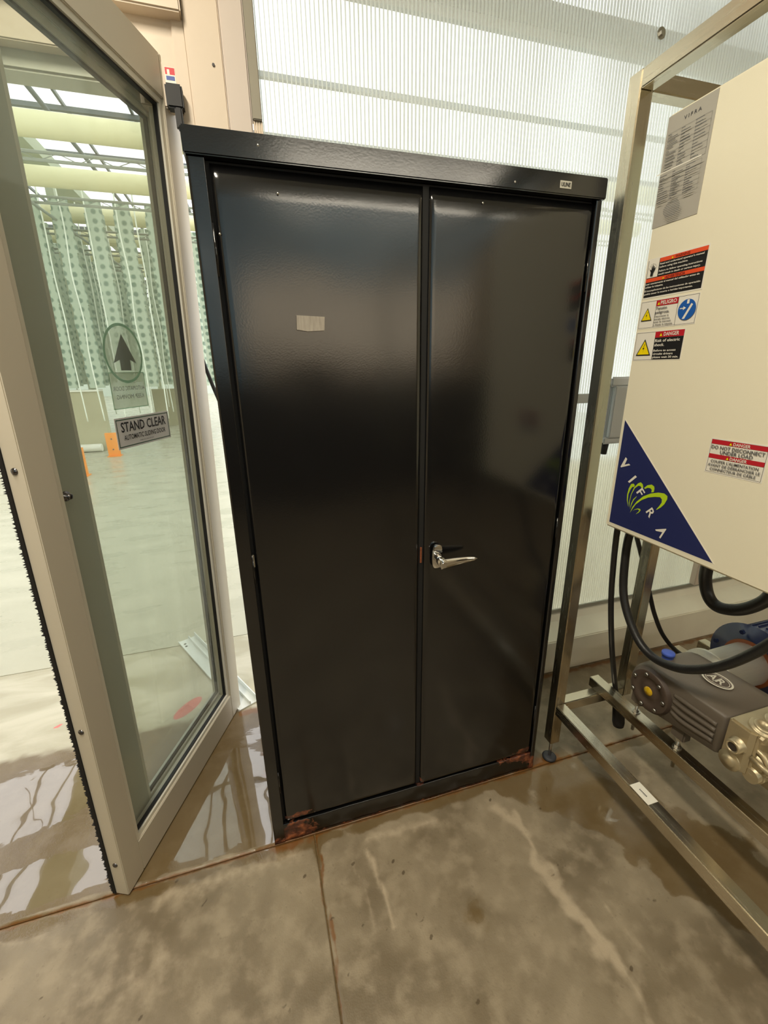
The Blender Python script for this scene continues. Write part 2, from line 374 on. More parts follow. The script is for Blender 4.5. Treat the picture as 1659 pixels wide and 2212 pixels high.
def axis(a, b, fa, fb, step, coarse=.12):
    out = []
    if a < fa: out.append(np.linspace(a, fa, max(2, int((fa - a) / coarse)), endpoint=False))
    out.append(np.arange(fa, fb, step))
    out.append(np.linspace(fb, b, max(2, int((b - fb) / coarse))) if b > fb else np.array([b]))
    r = np.unique(np.concatenate(out).round(5)); return r

# 2D vector noise for stain borders
def vn(X, Y, s, seed=0):
    r = np.random.RandomState(seed); G = r.rand(64, 64)
    x = X * s + 1000; y = Y * s + 1000; xi = np.floor(x).astype(int); yi = np.floor(y).astype(int); fx = x - xi; fy = y - yi
    fx = fx * fx * (3 - 2 * fx); fy = fy * fy * (3 - 2 * fy); g = lambda i, j: G[(xi + i) % 64, (yi + j) % 64]
    return (g(0, 0) * (1 - fx) + g(1, 0) * fx) * (1 - fy) + (g(0, 1) * (1 - fx) + g(1, 1) * fx) * fy
def fb(X, Y, s, seed=0): return (vn(X, Y, s, seed) * .5 + vn(X, Y, s * 2.1, seed + 1) * .3 + vn(X, Y, s * 4.3, seed + 2) * .2)
def ell(X, Y, cx, cy, rx, ry, a=0, soft=.5):
    c, s = math.cos(a), math.sin(a); u = ((X - cx) * c + (Y - cy) * s) / rx; v = (-(X - cx) * s + (Y - cy) * c) / ry
    return np.clip((1 - np.sqrt(u * u + v * v)) / soft + .0, 0, 1)
def seg(X, Y, p, q, w, wob=.012, seed=3):
    X = X + (vn(X, Y, 22, seed) - .5) * wob * 2; px, py = p; qx, qy = q; dx, dy = qx - px, qy - py
    t = np.clip(((X - px) * dx + (Y - py) * dy) / (dx * dx + dy * dy), 0, 1)
    return np.clip(1 - np.hypot(X - px - t * dx, Y - py - t * dy) / w, 0, 1)

# ================================================================== FLOOR
floor = tag(MB().box(-2.6, 3.4, -3.6, 1.24, -.06, -.004).build('floor', M_joint), kind='structure')
def zfun(X, Y): return (fb(X, Y, 5, 9) - .5) * .002
def wet(X, Y):
    w = np.zeros_like(X)
    w = np.maximum(w, np.clip((Y + .005) / .03, 0, 1) * np.clip((.5 - X) / .3, 0, 1) * .85)            # behind the joint, door side
    w = np.maximum(w, np.clip(1 - np.abs(Y + .02) / .05, 0, 1) * .75)                                   # along the joint
    w = np.maximum(w, np.clip(1 - np.abs(X - .125) / .035, 0, 1) * (Y < 0) * np.clip(1 + Y / .25, 0, 1) * .8)
    w = np.maximum(w, seg(X, Y, (.95, -.04), (1.30, -.55), .21, .06) * 1.25)
    w = np.maximum(w, seg(X, Y, (.74, -.03), (1.02, -.10), .09, .06) * .8)
    w = np.maximum(w, ell(X, Y, .50, -.30, .28, .36, .2, 1.) * .36)
    w = np.maximum(w, ell(X, Y, -.55, -.02, .3, .05, .0) * .6)
    return w + (fb(X, Y, 6, 2) - .5) * .35
def pool(X, Y):
    p = np.zeros_like(X)
    p = np.maximum(p, ell(X, Y, -.62, .10, .33, .085, .02, .35) * .8)
    p = np.maximum(p, ell(X, Y, -.78, .40, .34, .20, .1, .4) * .66)
    p = np.maximum(p, ell(X, Y, -.17, .22, .24, .22, .9, .3) * .95)
    p = np.maximum(p, ell(X, Y, -.02, .12, .10, .16, 0, .4) * .9)
    p = np.maximum(p, ell(X, Y, -.05, .46, .14, .10, .3, .9) * .6)
    p = np.maximum(p, ell(X, Y, 1.04, -.22, .07, .09, .2, .9) * .56)
    return p
def pale(X, Y):
    p = seg(X, Y, (.745, -.13), (.775, -.72), .030, .03) * (.45 + .9 * vn(X, Y, 14, 41))
    p = np.maximum(p, seg(X, Y, (.70, -.09), (.76, -.2), .03))
    p = np.maximum(p, seg(X, Y, (.265, -.10), (.29, -.30), .018, seed=5) * .9)
    p = np.maximum(p, seg(X, Y, (.22, -.10), (.235, -.30), .014, seed=6) * .6)
    p = np.maximum(p, seg(X, Y, (.28, -.065), (.50, -.075), .03, seed=7) * .8)
    p = np.maximum(p, seg(X, Y, (.84, -.42), (.90, -.75), .02, seed=8) * .5)
    p = np.maximum(p, seg(X, Y, (-.30, -.05), (.06, -.045), .05, seed=9) * .7)
    p = np.maximum(p, ell(X, Y, -.35, -.22, .4, .18, 0, .9) * .45)

    p = np.maximum(p, ell(X, Y, 1.035, -.235, .035, .05, .3, .9) * .5)  # painted patch imitating a bluish reflection in the wet floor
    p = np.maximum(p, ell(X, Y, 1.13, -.27, .035, .05, .3, .9) * .5)  # second reflection painted into the floor colour under the frame
    return p
def cream_zone(X, Y): return np.clip((Y - .60) / .03 + (vn(X, Y, 40, 12) - .5), 0, 1)  # cream concrete tone past the door line
def rustf(X, Y):
    r = np.clip(1 - np.abs(Y + .002) / .02, 0, 1) * .75
    r = np.maximum(r, np.clip(1 - np.hypot((X - .05) / .12, (Y - 0) / .05), 0, 1))
    r = np.maximum(r, np.clip(1 - np.hypot((X - .95) / .16, (Y - .01) / .05), 0, 1) * .9)
    r = np.maximum(r, seg(X, Y, (.125, 0), (.12, -.8), .012) * .7)
    r = np.maximum(r, np.clip(1 - np.abs(Y - .60) / .05, 0, 1) * (X > -.12) * .9)
    r = np.maximum(r, np.clip(1 - np.abs(Y - .405) / .03, 0, 1) * (X > .95) * .75)
    r = np.maximum(r, ell(X, Y, .02, .3, .10, .4, 0, .8) * .55)
    return r
def spot(X, Y):
    r = np.random.RandomState(8); s = np.zeros_like(X)
    for i in range(60):
        a, b_, rr = r.uniform(-.9, 1.2), r.uniform(-.75, .1), r.uniform(.003, .008)
        s = np.maximum(s, np.clip(1.3 - np.hypot(X - a, (Y - b_) * 1.2) / rr, 0, 1))
    for a, b_ in ((.0, -.38), (-.20, -.09), (.80, -.30), (.90, -.08), (.36, -.30)):
        d = np.hypot(X - a, Y - b_); s = np.maximum(s, np.clip(1 - np.abs(d - .012) / .005, 0, 1) * .6)
    return s
def red(X, Y):
    return np.maximum(ell(X, Y, -.325, .70, .085, .035, .85, .3), ell(X, Y, -.83, .75, .022, .008, .5, .3))
AT = dict(cream_zone=cream_zone, wet=wet, pool=pool, pale=pale, rust=rustf, spot=spot, red=red)
grid_mesh('concrete_slab', axis(-2.5, 3.3, -1.1, 1.5, .011), axis(.0, 1.194, 0, 1.194, .011), zfun, AT, M_conc, floor)
grid_mesh('concrete_slab', axis(-2.5, .1195, -1.1, .1195, .0095), axis(-3.5, -.0035, -.9, -.0035, .0095), zfun, AT, M_conc, floor)
grid_mesh('concrete_slab', axis(.1235, 3.3, .1235, 1.6, .0095), axis(-3.5, -.0035, -.9, -.0035, .0095), zfun, AT, M_conc, floor)
gfl = tag(MB().box(-14, 10, 1.198, 42, -.05, .0).build('floor', M_conc2), kind='structure')

# ================================================================== ROOM SHELL
WY = .55
wall = empty('wall_back', (0, WY, 0), kind='structure'); W = Part(wall)
W.add(MB().box(-.03, .002, WY + .005, WY + .06, 0, 2.42), 'jamb_strip', M_wallpaint, .002)
W.add(MB().box(.002, .092, WY - .006, WY + .06, 0, 2.42), 'post', M_wallpaint, .003)
W.add(MB().box(.093, .155, WY - .014, WY + .06, 0, 2.42), 'post', M_wallpink, .004)
mb = MB()
for i in range(4): mb.cyl((.160 + i * .0066, WY - .004, .0), (.160 + i * .0066, WY - .004, 2.05), .0032, n=8)
W.add(mb, 'ribbed_profile', M_wallpaint)
W.add(MB().box(.156, .182, WY - .014, WY + .02, 2.05, 3.0), 'edge_profile', mat('olive_grey_vinyl', srgb(150, 144, 128), .5, vary=.05), .002)
W.add(MB().cyl((.066, WY - .009, 2.16), (.066, WY - .002, 2.16), .0035), 'screw', M_screw)
W.add(MB().box(-2.5, .004, WY + .012, WY + .05, 2.155, 2.30), 'transom_panel', M_wallpaint, .003)
W.add(MB().box(-.13, .003, WY + .010, WY + .05, 2.06, 2.16), 'pivot_block', M_wallpaint, .003)
W.add(MB().box(-2.5, 0.0, WY - .03, WY + .06, 2.245, 2.36), 'header', M_wallpaint, .004)
W.add(MB().box(-2.5, .18, WY + .0, WY + .06, 2.36, 3.0), 'upper_panel', M_wallpaint)
W.add(MB().box(-2.5, -.14, WY + .052, WY + .13, 2.115, 2.25), 'door_operator', M_door2, .006)
W.add(MB().box(-2.5, .17, WY + .14, 1.35, 2.46, 2.50), 'added_sky_shade', M_wallpaint)  # unseen panel added to keep overhead sky light off the door's far stile
# sheet of twin-wall polycarbonate: two skins and the webs between them
W.add(MB().box(.17, 3.3, WY, WY + .0012, .235, 3.0), 'polycarbonate_sheet', M_poly)
W.add(MB().box(.17, 3.3, WY + .011, WY + .0122, .235, 3.0), 'polycarbonate_sheet', M_poly)
W.add(MB().box(.19, 3.29, WY + .020, WY + .023, .24, .99), 'lower_backing', M_lower)
mb = MB(); x = .186
while x < 3.28:
    mb.box(x - .0011, x + .0011, WY + .0014, WY + .0108, .236, 2.999); x += .0125
tag(W.add(mb, 'sheet_web', M_rib), kind='stuff')
W.add(MB().box(.2, 3.3, WY + .10, WY + .15, 2.46, 2.535), 'outer_rail', mat('mauve_grey_rail', srgb(158, 146, 142), .5, vary=.05), .003)
mb = MB(); mb.cyl((1.53, WY - .004, 2.448), (1.53, WY, 2.448), .017, n=20); mb.cyl((1.53, WY - .011, 2.448), (1.53, WY - .004, 2.448), .009, n=6, smooth=False)
W.add(mb, 'washer_screw', M_zinc)
W.add(MB().box(2.24, 2.31, WY - .035, WY - .002, .258, 3.0), 'mullion', M_wallpink, .003)
# kerb below the sheet
kerb = empty('baseboard_back', (.95, .42, 0), kind='structure'); K = Part(kerb)
K.add(MB().prism([(.42, 0), (.62, 0), (.62, .235), (.54, .235), (.52, .205), (.425, .165)], 'x', .04, 3.3), 'kerb', M_curb, .004)
K.add(MB().box(.04, 3.3, WY - .012, WY - .002, .236, .256), 'edge_channel', M_alu, .001)
# the rest of the room
tag(MB().box(3.3, 3.42, -3.6, .62, 0, 3.0).build('wall_right', M_roomwall), kind='structure')
tag(MB().box(-2.62, -2.5, -3.6, .62, 0, 3.0).build('wall_left', M_roomwall), kind='structure')
fw = empty('wall_front', (0, -3.6, 0), kind='structure'); F = Part(fw)
F.add(MB().box(-2.6, 3.4, -3.62, -3.5, 2.60, 3.0), 'polycarbonate_sheet', M_back)
F.add(MB().box(-2.6, .1, -3.62, -3.5, 1.35, 2.60), 'polycarbonate_sheet', M_back)
F.add(MB().box(.1, 2.3, -3.62, -3.5, 2.22, 2.60), 'polycarbonate_sheet', M_back)
F.add(MB().box(2.3, 3.4, -3.62, -3.5, 1.35, 2.60), 'upper_panel', M_roomwall)
F.add(MB().box(.1, 2.3, -3.56, -3.55, 1.50, 2.22), 'window_sheet', M_window)
F.add(MB().box(.1, 2.3, -3.62, -3.5, 1.35, 1.50), 'sill', M_roomwall)
F.add(MB().box(-2.6, 3.4, -3.62, -3.5, 0, 1.35), 'lower_panel', M_roomdark)
tag(MB().box(-2.62, 3.42, -3.62, .62, 3.0, 3.06).build('ceiling', M_ceil), kind='structure')

# ================================================================== FLAT PRINT
_tc = {}
def text2d(s, bold):
    key = (s, bold)
    if key in _tc: return _tc[key]
    c = bpy.data.curves.new('t', 'FONT'); c.body = s; c.size = 1; c.offset = .018 if bold else 0; c.resolution_u = 2; c.space_character = 1.0
    c.fill_mode = 'FRONT'
    o = bpy.data.objects.new('t', c); COL.objects.link(o); bpy.context.view_layer.update()
    me = o.evaluated_get(bpy.context.evaluated_depsgraph_get()).to_mesh()
    vs = [(v.co.x, v.co.y) for v in me.vertices]; fs = [tuple(p.vertices) for p in me.polygons]
    o.evaluated_get(bpy.context.evaluated_depsgraph_get()).to_mesh_clear()
    bpy.data.objects.remove(o); bpy.data.curves.remove(c)
    _tc[key] = (vs, fs); return _tc[key]
class Print:
    """Flat print on a surface: (u, v) in metres on the plane o + u*U + v*V, layers raised along n."""
    def __init__(s, o, U, V, th=.0006):
        s.o = Vector(o); s.U = Vector(U); s.V = Vector(V); s.n = s.U.cross(s.V); s.th = th; s.k = 0; s.shape = MB(); s.text = MB(); s.sym = MB()
    def pt(s, u, v, h): return s.o + s.U * u + s.V * v + s.n * h
    def base(s, poly, col):
        n = len(poly); vs = [s.pt(a, b, 0) for a, b in poly] + [s.pt(a, b, s.th) for a, b in poly]
        s.shape.add(vs, [tuple(range(n, 2 * n)), tuple(range(n - 1, -1, -1))] + [(i, (i + 1) % n, n + (i + 1) % n, n + i) for i in range(n)], P[col] if isinstance(col, str) else col)
        return s
    def poly(s, pts, col, dst=None):
        s.k += 1; h = s.th + .00012 * s.k
        (dst or s.shape).add([s.pt(a, b, h) for a, b in pts], [tuple(range(len(pts)))], P[col] if isinstance(col, str) else col); return s
    def rect(s, a, b, c, d, col): return s.poly([(a, b), (c, b), (c, d), (a, d)], col)
    def frame(s, a, b, c, d, w, col):
        s.rect(a, b, c, b + w, col); s.rect(a, d - w, c, d, col); s.rect(a, b, a + w, d, col); return s.rect(c - w, b, c, d, col)
    def txt(s, t, u, v, w, h, col, bold=True, align='l', mirror=False):
        vs, fs = text2d(t, bold)
        if not vs: return s
        xs = [a for a, _ in vs]; x0, x1 = min(xs), max(xs); ys = [b for _, b in vs]; y1 = max(ys)
        cap = .69; sx = w / (x1 - x0); sy = h / cap
        u0 = {'l': u, 'c': u - w / 2, 'r': u - w}[align]; s.k += .3; hh = s.th + .00012 * (s.k + 6)
        out = [s.pt((u0 + (x1 - a) * sx) if mirror else (u0 + (a - x0) * sx), v + b * sy, hh) for a, b in vs]
        s.text.add(out, fs, P[col]); return s
    def build(s, name, parent, part=None, label=None):
        kw = {}
        if part: o = part.add(s.shape, name, None)
        else: o = s.shape.build(name, None, parent)
        if label: o['label'] = label
        if s.text.v: s.text.build('lettering', None, o)
        if s.sym.v: s.sym.build('symbol', None, o)
        return o
def tri(p, cx, cy, w, h, d=None):
    d = d or p.shape
    p.poly([(cx - w / 2, cy), (cx + w / 2, cy), (cx, cy + h)], 'black', d)
    p.poly([(cx - w * .41, cy + h * .06), (cx + w * .41, cy + h * .06), (cx, cy + h * .88)], 'yellow', d)
def bolt2d(p, cx, cy, h):
    p.poly([(cx + .12 * h, cy + h), (cx - .12 * h, cy + .42 * h), (cx + .06 * h, cy + .46 * h), (cx - .02 * h, cy), (cx + .14 * h, cy + .6 * h), (cx - .02 * h, cy + .56 * h), (cx + .2 * h, cy + h)], 'black', p.sym)

# ================================================================== THE GLASS DOOR AND THE FIXED SIDE PANEL BEHIND IT
def dm():
    a, b, c = 1.1631, .0334, .0007
    Rz = Matrix.Rotation(a, 4, 'Z'); Ry = Matrix.Rotation(c, 4, 'Y'); Rx = Matrix.Rotation(b, 4, 'X')
    return Matrix.Translation((-.3943, -.0178, 0.0)) @ Rz @ Ry @ Rx
DM = dm()
DW, DH, DT = .7247, 2.1747, .046
def leaf(root, W0, W1, z0, z1, t0, t1, sn, sf, rb, rt, m, tint_bead=True, bev=.002):
    b = MB(); b.box(W0, W0 + sn, t0, t1, z0, z1); b.build('stile', m, root, bev)
    b = MB(); b.box(W1 - sf, W1, t0, t1, z0, z1); b.build('stile', m, root, bev)
    b = MB(); b.box(W0 + sn, W1 - sf, t0, t1, z0, z0 + rb); b.build('rail', m, root, bev)
    b = MB(); b.box(W0 + sn, W1 - sf, t0, t1, z1 - rt, z1); b.build('rail', m, root, bev)
    a0, a1, c0, c1 = W0 + sn, W1 - sf, z0 + rb, z1 - rt
    tm = t0 + .022
    def ring(w0, w1, ta, tb, name, mm):
        for bx in ((a0 + w0, a0 + w1, c0 + w0, c1 - w0), (a1 - w1, a1 - w0, c0 + w0, c1 - w0)):
            MB().box(bx[0], bx[1], ta, tb, bx[2], bx[3]).build(name, mm, root)
        for bz in ((c0 + w0, c0 + w1), (c1 - w1, c1 - w0)):
            MB().box(a0 + w1, a1 - w1, ta, tb, bz[0], bz[1]).build(name, mm, root)
    ring(0, .014, t0 + .006, tm, 'glazing_bead', M_bead)
    ring(.0142, .020, t0 + .012, tm, 'gasket', M_rubber)
    MB().box(a0 + .001, a1 - .001, tm, tm + .006, c0 + .001, c1 - .001).build('glass_pane', M_glass, root)
    return tm
d1 = empty('door_1', kind='structure', mw=DM)
TM = leaf(d1, 0, DW, 0.004, DH, 0, DT, .066, .073, .112, .098, M_door)
for z in (1.205, .575, .12, 1.85):
    b = MB(); b.lathe((-.0, .020, z), (-1, 0, 0), [(.004, .0), (.0038, .003), (.002, .0065), (0, .0072)], 16); b.lathe((-.0041, .020, z), (-1, 0, 0), [(0, .0022), (.0004, 0)], 6)
    b.build('screw', M_screw, d1)
b = MB(); b.box(-.003, .0, .037, .046, 0.006, DH - .03); 
r = random.Random(3)
for i in range(520):
    z = .01 + i * .0041; w = r.uniform(.005, .010); y = .045 + r.uniform(-.002, .002)
    b.add([(-.002, y - .006, z), (-.002, y - .006, z + .0042), (-.001 + r.uniform(-.002, .001), y + w, z + r.uniform(-.002, .006)), (.006, y - .004, z + .002), (.006, y + w * .7, z + .003)], [(0, 1, 2), (1, 3, 4), (0, 2, 4), (1, 2, 4)])
tag(b.build('brush_seal', M_brush, d1), 'shaggy black brush strip down the edge of the stile')
b = MB(); b.lathe((.100, TM - .0005, 1.127), (0, -1, 0), [(0, .011), (.004, .011), (.005, .007), (.014, .0065), (.016, .004), (.016, 0)], 20)
b.build('stop_knob', M_screw, d1)
# sticker on the glass
p = Print((.287, TM - .0004, 1.194), (1, 0, 0), (0, 0, 1)); p.n = Vector((0, -1, 0))
SW, SH = .227, .078
p.base([(0, 0), (SW, 0), (SW, SH), (0, SH)], 'silver'); p.frame(.004, .004, SW - .004, SH - .004, .0024, 'green')
p.txt('STAND CLEAR', SW / 2, .042, .190, .024, 'black', True, 'c'); p.txt('AUTOMATIC SLIDING DOOR', SW / 2, .021, .178, .0125, 'black', True, 'c')
p.txt('AMERICAN ASSOCIATION', SW / 2, .0115, .06, .003, 'black', False, 'c')
p.build('sticker', d1, label='silver sticker with STAND CLEAR AUTOMATIC SLIDING DOOR')
d2 = empty('door_2', kind='structure', mw=DM @ Matrix.Translation((0, .056, 0)))
TM2 = leaf(d2, .10, .79, .004, 2.15, 0, .045, .101, .098, .085, .085, M_door2)
p = Print((.366, TM2 - .0012, 1.285), (1, 0, 0), (0, 0, 1), .0003); p.n = Vector((0, -1, 0))
S2W = .144
p.base([(0, 0), (S2W, 0), (S2W, .095), (0, .095)], M_frost)
for a in range(1): p.frame(0, 0, S2W, .095, .002, 'mint')
N_ = 40; ce = (S2W / 2, .143); RR = .0765
outer = [(ce[0] + RR * math.cos(2 * math.pi * i / N_), ce[1] + RR * math.sin(2 * math.pi * i / N_)) for i in range(N_)]
inner = [(ce[0] + (RR - .007) * math.cos(2 * math.pi * i / N_), ce[1] + (RR - .007) * math.sin(2 * math.pi * i / N_)) for i in range(N_)]
for i in range(N_): p.poly([outer[i], outer[(i + 1) % N_], inner[(i + 1) % N_], inner[i]], 'mint'); p.k -= 1
p.poly(inner, M_frost)
ax = S2W / 2; p.poly([(ax, .193), (ax - .046, .118), (ax - .021, .127), (ax - .021, .100), (ax + .021, .100), (ax + .021, .127), (ax + .046, .118)][::-1], 'arrow', p.sym)
p.txt('AUTOMATIC DOOR', S2W / 2, .048, .128, .011, 'dgrey', False, 'c', True); p.txt('KEEP MOVING', S2W / 2, .026, .112, .011, 'dgrey', False, 'c', True)
p.build('sticker', d2, label='frosted oval sticker with grey up arrow, its words reversed')
# small things at the door head
b = MB(); b.box(-.062, -.020, .52, .552, 2.045, 2.098); b.box(-.045, -.026, .52, .54, 2.0, 2.05)
tag(b.build('pivot_bracket', M_rubber, None, .004), 'black pivot bracket at the top corner of the open door, below the flag sticker', 'bracket')
p = Print((-.060, WY + .0098, 2.108), (1, 0, 0), (0, 0, 1)); p.n = Vector((0, -1, 0))
p.base([(0, 0), (.026, 0), (.026, .040), (0, .040)], 'white'); p.rect(.001, .024, .025, .039, 'flagred'); p.rect(.006, .024, .012, .035, 'white'); p.rect(.0025, .012, .0235, .021, 'flagblue')
o = p.build('sticker', None); tag(o, 'tiny red, white and blue sticker on the cream panel above the door', 'sticker')
b = MB(); b.tube([(-.075, .70, 1.42), (-.055, .70, 1.34), (-.022, .70, 1.22), (.004, .70, 1.10), (.03, .70, .95), (.05, .70, .6), (.05, .70, .012)], .0065)
tag(b.build('cable', M_rubber), 'black cable hanging beyond the gap between the glass door and the cabinet', 'cable')

# ================================================================== THE BLACK CABINET
CW, CH, CD = .914, 1.795, .40
cab = empty('storage_cabinet', (CW / 2, 0, 0), 'tall black steel two-door cabinet with rusty bottom edge beside the glass door', 'cabinet')
C = Part(cab)
def rust_panel(name, x0, x1, z0, z1, yfun, thick, rustfn, parent=None, step=.008, m=M_black):
    xs = np.unique(np.concatenate([np.arange(x0, x1, step), [x1]])); zs = np.unique(np.concatenate([np.arange(z0, min(z1, .25), step), np.arange(max(z0, .25), z1, .03), [z1]]))
    X, Z = np.meshgrid(xs, zs, indexing='ij'); Y = yfun(X, Z); n = X.size
    co = np.stack([X, Y, Z], -1).reshape(-1, 3); idx = np.arange(n).reshape(X.shape)
    q = np.stack([idx[:-1, :-1], idx[1:, :-1], idx[1:, 1:], idx[:-1, 1:]], -1).reshape(-1, 4).tolist()
    ring = np.concatenate([idx[:, 0], idx[-1, 1:], idx[-2::-1, -1], idx[0, -2:0:-1]]); k = len(ring)
    back = co[ring].copy(); back[:, 1] = float(Y.min()) + thick if thick > 0 else back[:, 1]
    a = np.arange(k); sk = np.stack([ring[a], n + a, n + (a + 1) % k, ring[(a + 1) % k]], -1)[:, ::-1].tolist()
    me = bpy.data.meshes.new(name); me.from_pydata(np.concatenate([co, back]).tolist(), [], q + sk + [list(range(n + k - 1, n - 1, -1))])
    me.materials.append(m); me.polygons.foreach_set('use_smooth', [True] * len(q) + [False] * (k + 1))
    A = np.clip(rustfn(X, Z), 0, 1).reshape(-1); A = np.concatenate([A, A[ring]]).astype(np.float32)
    at = me.attributes.new('rust', 'FLOAT', 'POINT'); at.data.foreach_set('value', A)
    me.update(); bm = bmesh.new(); bm.from_mesh(me); bmesh.ops.recalc_face_normals(bm, faces=bm.faces); bm.to_mesh(me); bm.free()
    o = bpy.data.objects.new(name, me); COL.objects.link(o); o.parent = parent or cab
    if parent is None: o.matrix_local = C.inv
    return o
def rb(X, Z):
    r = np.clip(1 - np.hypot((X - .03) / .16, (Z - .02) / .085), 0, 1) * 1.1 * (.6 + .8 * vn(X, Z, 30, 4))
    r = np.maximum(r, np.clip(1 - np.hypot((X - .88) / .17, (Z - .055) / .06), 0, 1) * 1.15 * (.5 + vn(X, Z, 26, 6)))
    r = np.maximum(r, np.clip(1 - np.hypot((X - .475) / .03, (Z - .08) / .03), 0, 1) * .95)
    r = np.maximum(r, np.clip(1 - Z / .016, 0, 1) * .62)
    hole = np.clip(1 - np.hypot((X - .82) / .09, (Z - .03) / .03), 0, 1)
    return np.clip(r - hole * .8, 0, 1) * 1.0
def rdoor(X, Z):
    r = np.clip(1 - np.abs(Z - .085 - .012 * np.sin(X * 9)) / .022, 0, 1) * np.clip(1 - np.hypot((X - .08) / .12, 0), 0, 1) * .8
    r = np.maximum(r, np.clip(1 - np.hypot((X - .875) / .11, (Z - .095 - (X - .87) * .05) / .022), 0, 1) * .8)
    r = np.maximum(r, np.clip(1 - np.hypot((X - .48) / .02, (Z - .09) / .02), 0, 1) * .8)
    r = np.maximum(r, np.clip(1 - np.hypot((X - .47) / .02, (Z - .90) / .02), 0, 1) * .6)
    r = np.maximum(r, np.clip(1 - np.hypot((X - .04) / .014, (Z - .935) / .02), 0, 1) * .7)
    return r
def wav(X, Z, s=0): return (fb(X, Z, 2.3, 30 + s) - .5) * .0045
# carcass: sides, back, bottom, roof
b = MB(); b.box(.0015, .003, .012, CD, .0, CH - .042)
rust_panel('kick_plate', .003, CW - .003, .0, .072, lambda X, Z: .0025 + 0 * X + (vn(X, Z, 25, 3) - .5) * .002, .02, rb)
C.add(b, 'side_panel', M_black); C.add(MB().box(CW - .003, CW - .0015, .012, CD, .0, CH - .042), 'side_panel', M_black)
C.add(MB().box(.002, CW - .002, CD - .002, CD, .0, CH - .042), 'back_panel', M_black)
C.add(MB().box(.004, CW - .004, .03, CD - .003, .068, .072), 'bottom_shelf', M_black)
C.add(MB().box(-.002, CW + .004, -.006, CD + .002, CH - .043, CH), 'top_cap', M_black, .0025)
def rj(X, Z): return np.clip(1 - Z / .06, 0, 1) * .75 + np.clip(1 - np.abs(Z - .94) / .02, 0, 1) * np.clip(1 - np.abs(X - .035) / .01, 0, 1) * .7
rust_panel('jamb', .0015, .0325, .0, CH - .044, lambda X, Z: .001 + 0 * X, .012, rj, step=.006)
rust_panel('jamb', .8965, CW - .0015, .0, CH - .044, lambda X, Z: .001 + 0 * X, .012, lambda X, Z: np.clip(1 - Z / .12, 0, 1) * .95, step=.006)
C.add(MB().box(.0325, .8965, .016, .018, .07, CH - .044), 'door_stop', mat('black_recess', (.004, .004, .004, 1), .7))
# doors (pressed sheet, slightly wavy, edges rolled)
def roll(X, x0, x1, Z, z0, z1):
    e = np.minimum(np.minimum(X - x0, x1 - X), np.minimum(Z - z0, z1 - Z)); return np.clip(1 - e / .006, 0, 1) ** 2 * .005
z0d, z1d = .076, CH - .050
def ld(X, Z): return .004 + wav(X, Z) + roll(X, .040, .463, Z, z0d, z1d) - np.clip((1.56 - Z) * 8, 0, 1) * .0
def rd(X, Z): return .0025 + wav(X, Z, 7) + roll(X, .477, .8935, Z, z0d, z1d)
def edges(a, b): return None
dl = rust_panel('door', .040, .463, z0d, z1d, ld, .018, rdoor)
drr = rust_panel('door', .477, .8935, z0d, z1d, rd, .018, rdoor)
b = MB(); b.box(.4625, .4765, .010, .014, z0d, z1d); C.add(b, 'centre_lap', mat('black_recess', (.004, .004, .004, 1), .7))
C.add(MB().box(.4665, .4715, .006, .010, .876, .922), 'latch_catch', M_rustiron, .001)
C.add(MB().box(.0335, .0385, .002, .008, .930, .962), 'strike', M_zinc, .0008)
for z0, z1 in ((1.557, 1.648), (.886, .96), (.20, .28)):
    o = C.add(MB().cyl((.8955, .0035, z0), (.8955, .0035, z1), .0024, n=12), 'hinge', M_black)
    o = C.add(MB().cyl((.0345, .0035, z0), (.0345, .0035, z1), .0024, n=12), 'hinge', M_black)
# handle on the right door
h = MB()
poly = []
for i in range(24):
    t = 2 * math.pi * i / 24; cx_, cz = .5105 + .0145 * math.copysign(abs(math.cos(t)) ** .55, math.cos(t)), .896 + .034 * math.copysign(abs(math.sin(t)) ** .7, math.sin(t)); poly.append((cx_, cz))
h.prism(poly, 'y', -.001, -.011)
hd = C.add(h, 'handle', M_chrome, .002, parent=drr); tag(hd, 'chrome lever handle')
h = MB(); h.cyl((.512, -.011, .893), (.512, -.046, .890), .0125, .0125, n=24)
vs = []; K_ = 12
for i in range(K_ + 1):
    t = i / K_; x_ = .505 + .108 * t; z_ = .889 - .006 * t + .006 * t * t; y_ = -.046 + .010 * math.sin(t * 2.2) ; hh = .0125 * (1 - t) ** .6 * .9 + .0042; tt = .005
    for a in range(10):
        an = 2 * math.pi * a / 10; vs.append((x_, y_ + tt * math.cos(an), z_ + hh * math.sin(an)))
h.add(vs, [(i * 10 + a, i * 10 + (a + 1) % 10, (i + 1) * 10 + (a + 1) % 10, (i + 1) * 10 + a) for i in range(K_) for a in range(10)] + [tuple(range(9, -1, -1)), tuple(range(K_ * 10, K_ * 10 + 10))], None, True)
h.cyl((.512, -.0505, .889), (.512, -.053, .889), .008, n=20)
o = C.add(h, 'lever', M_chrome, 0, parent=drr); tag(o, 'chrome lever with keyhole')
# badge, glue patch
p = Print((.787, -.0062, CH - .031), (1, 0, 0), (0, 0, 1), .0010); p.n = Vector((0, -1, 0))
p.base([(0, 0), (.030, 0), (.030, .0145), (0, .0145)], M_badge); p.txt('ULINE', .015, .0035, .024, .0078, 'black', True, 'c')
o = p.build('badge', cab, C, 'small silver badge reading ULINE'); 
b = MB(); poly = [(.178, 1.462), (.2, 1.459), (.236, 1.461), (.238, 1.488), (.21, 1.489), (.179, 1.490)]
b.prism(poly, 'y', -.0012, .0055); tag(C.add(b, 'glue_residue', M_tape), 'pale rectangular patch of dried glue')
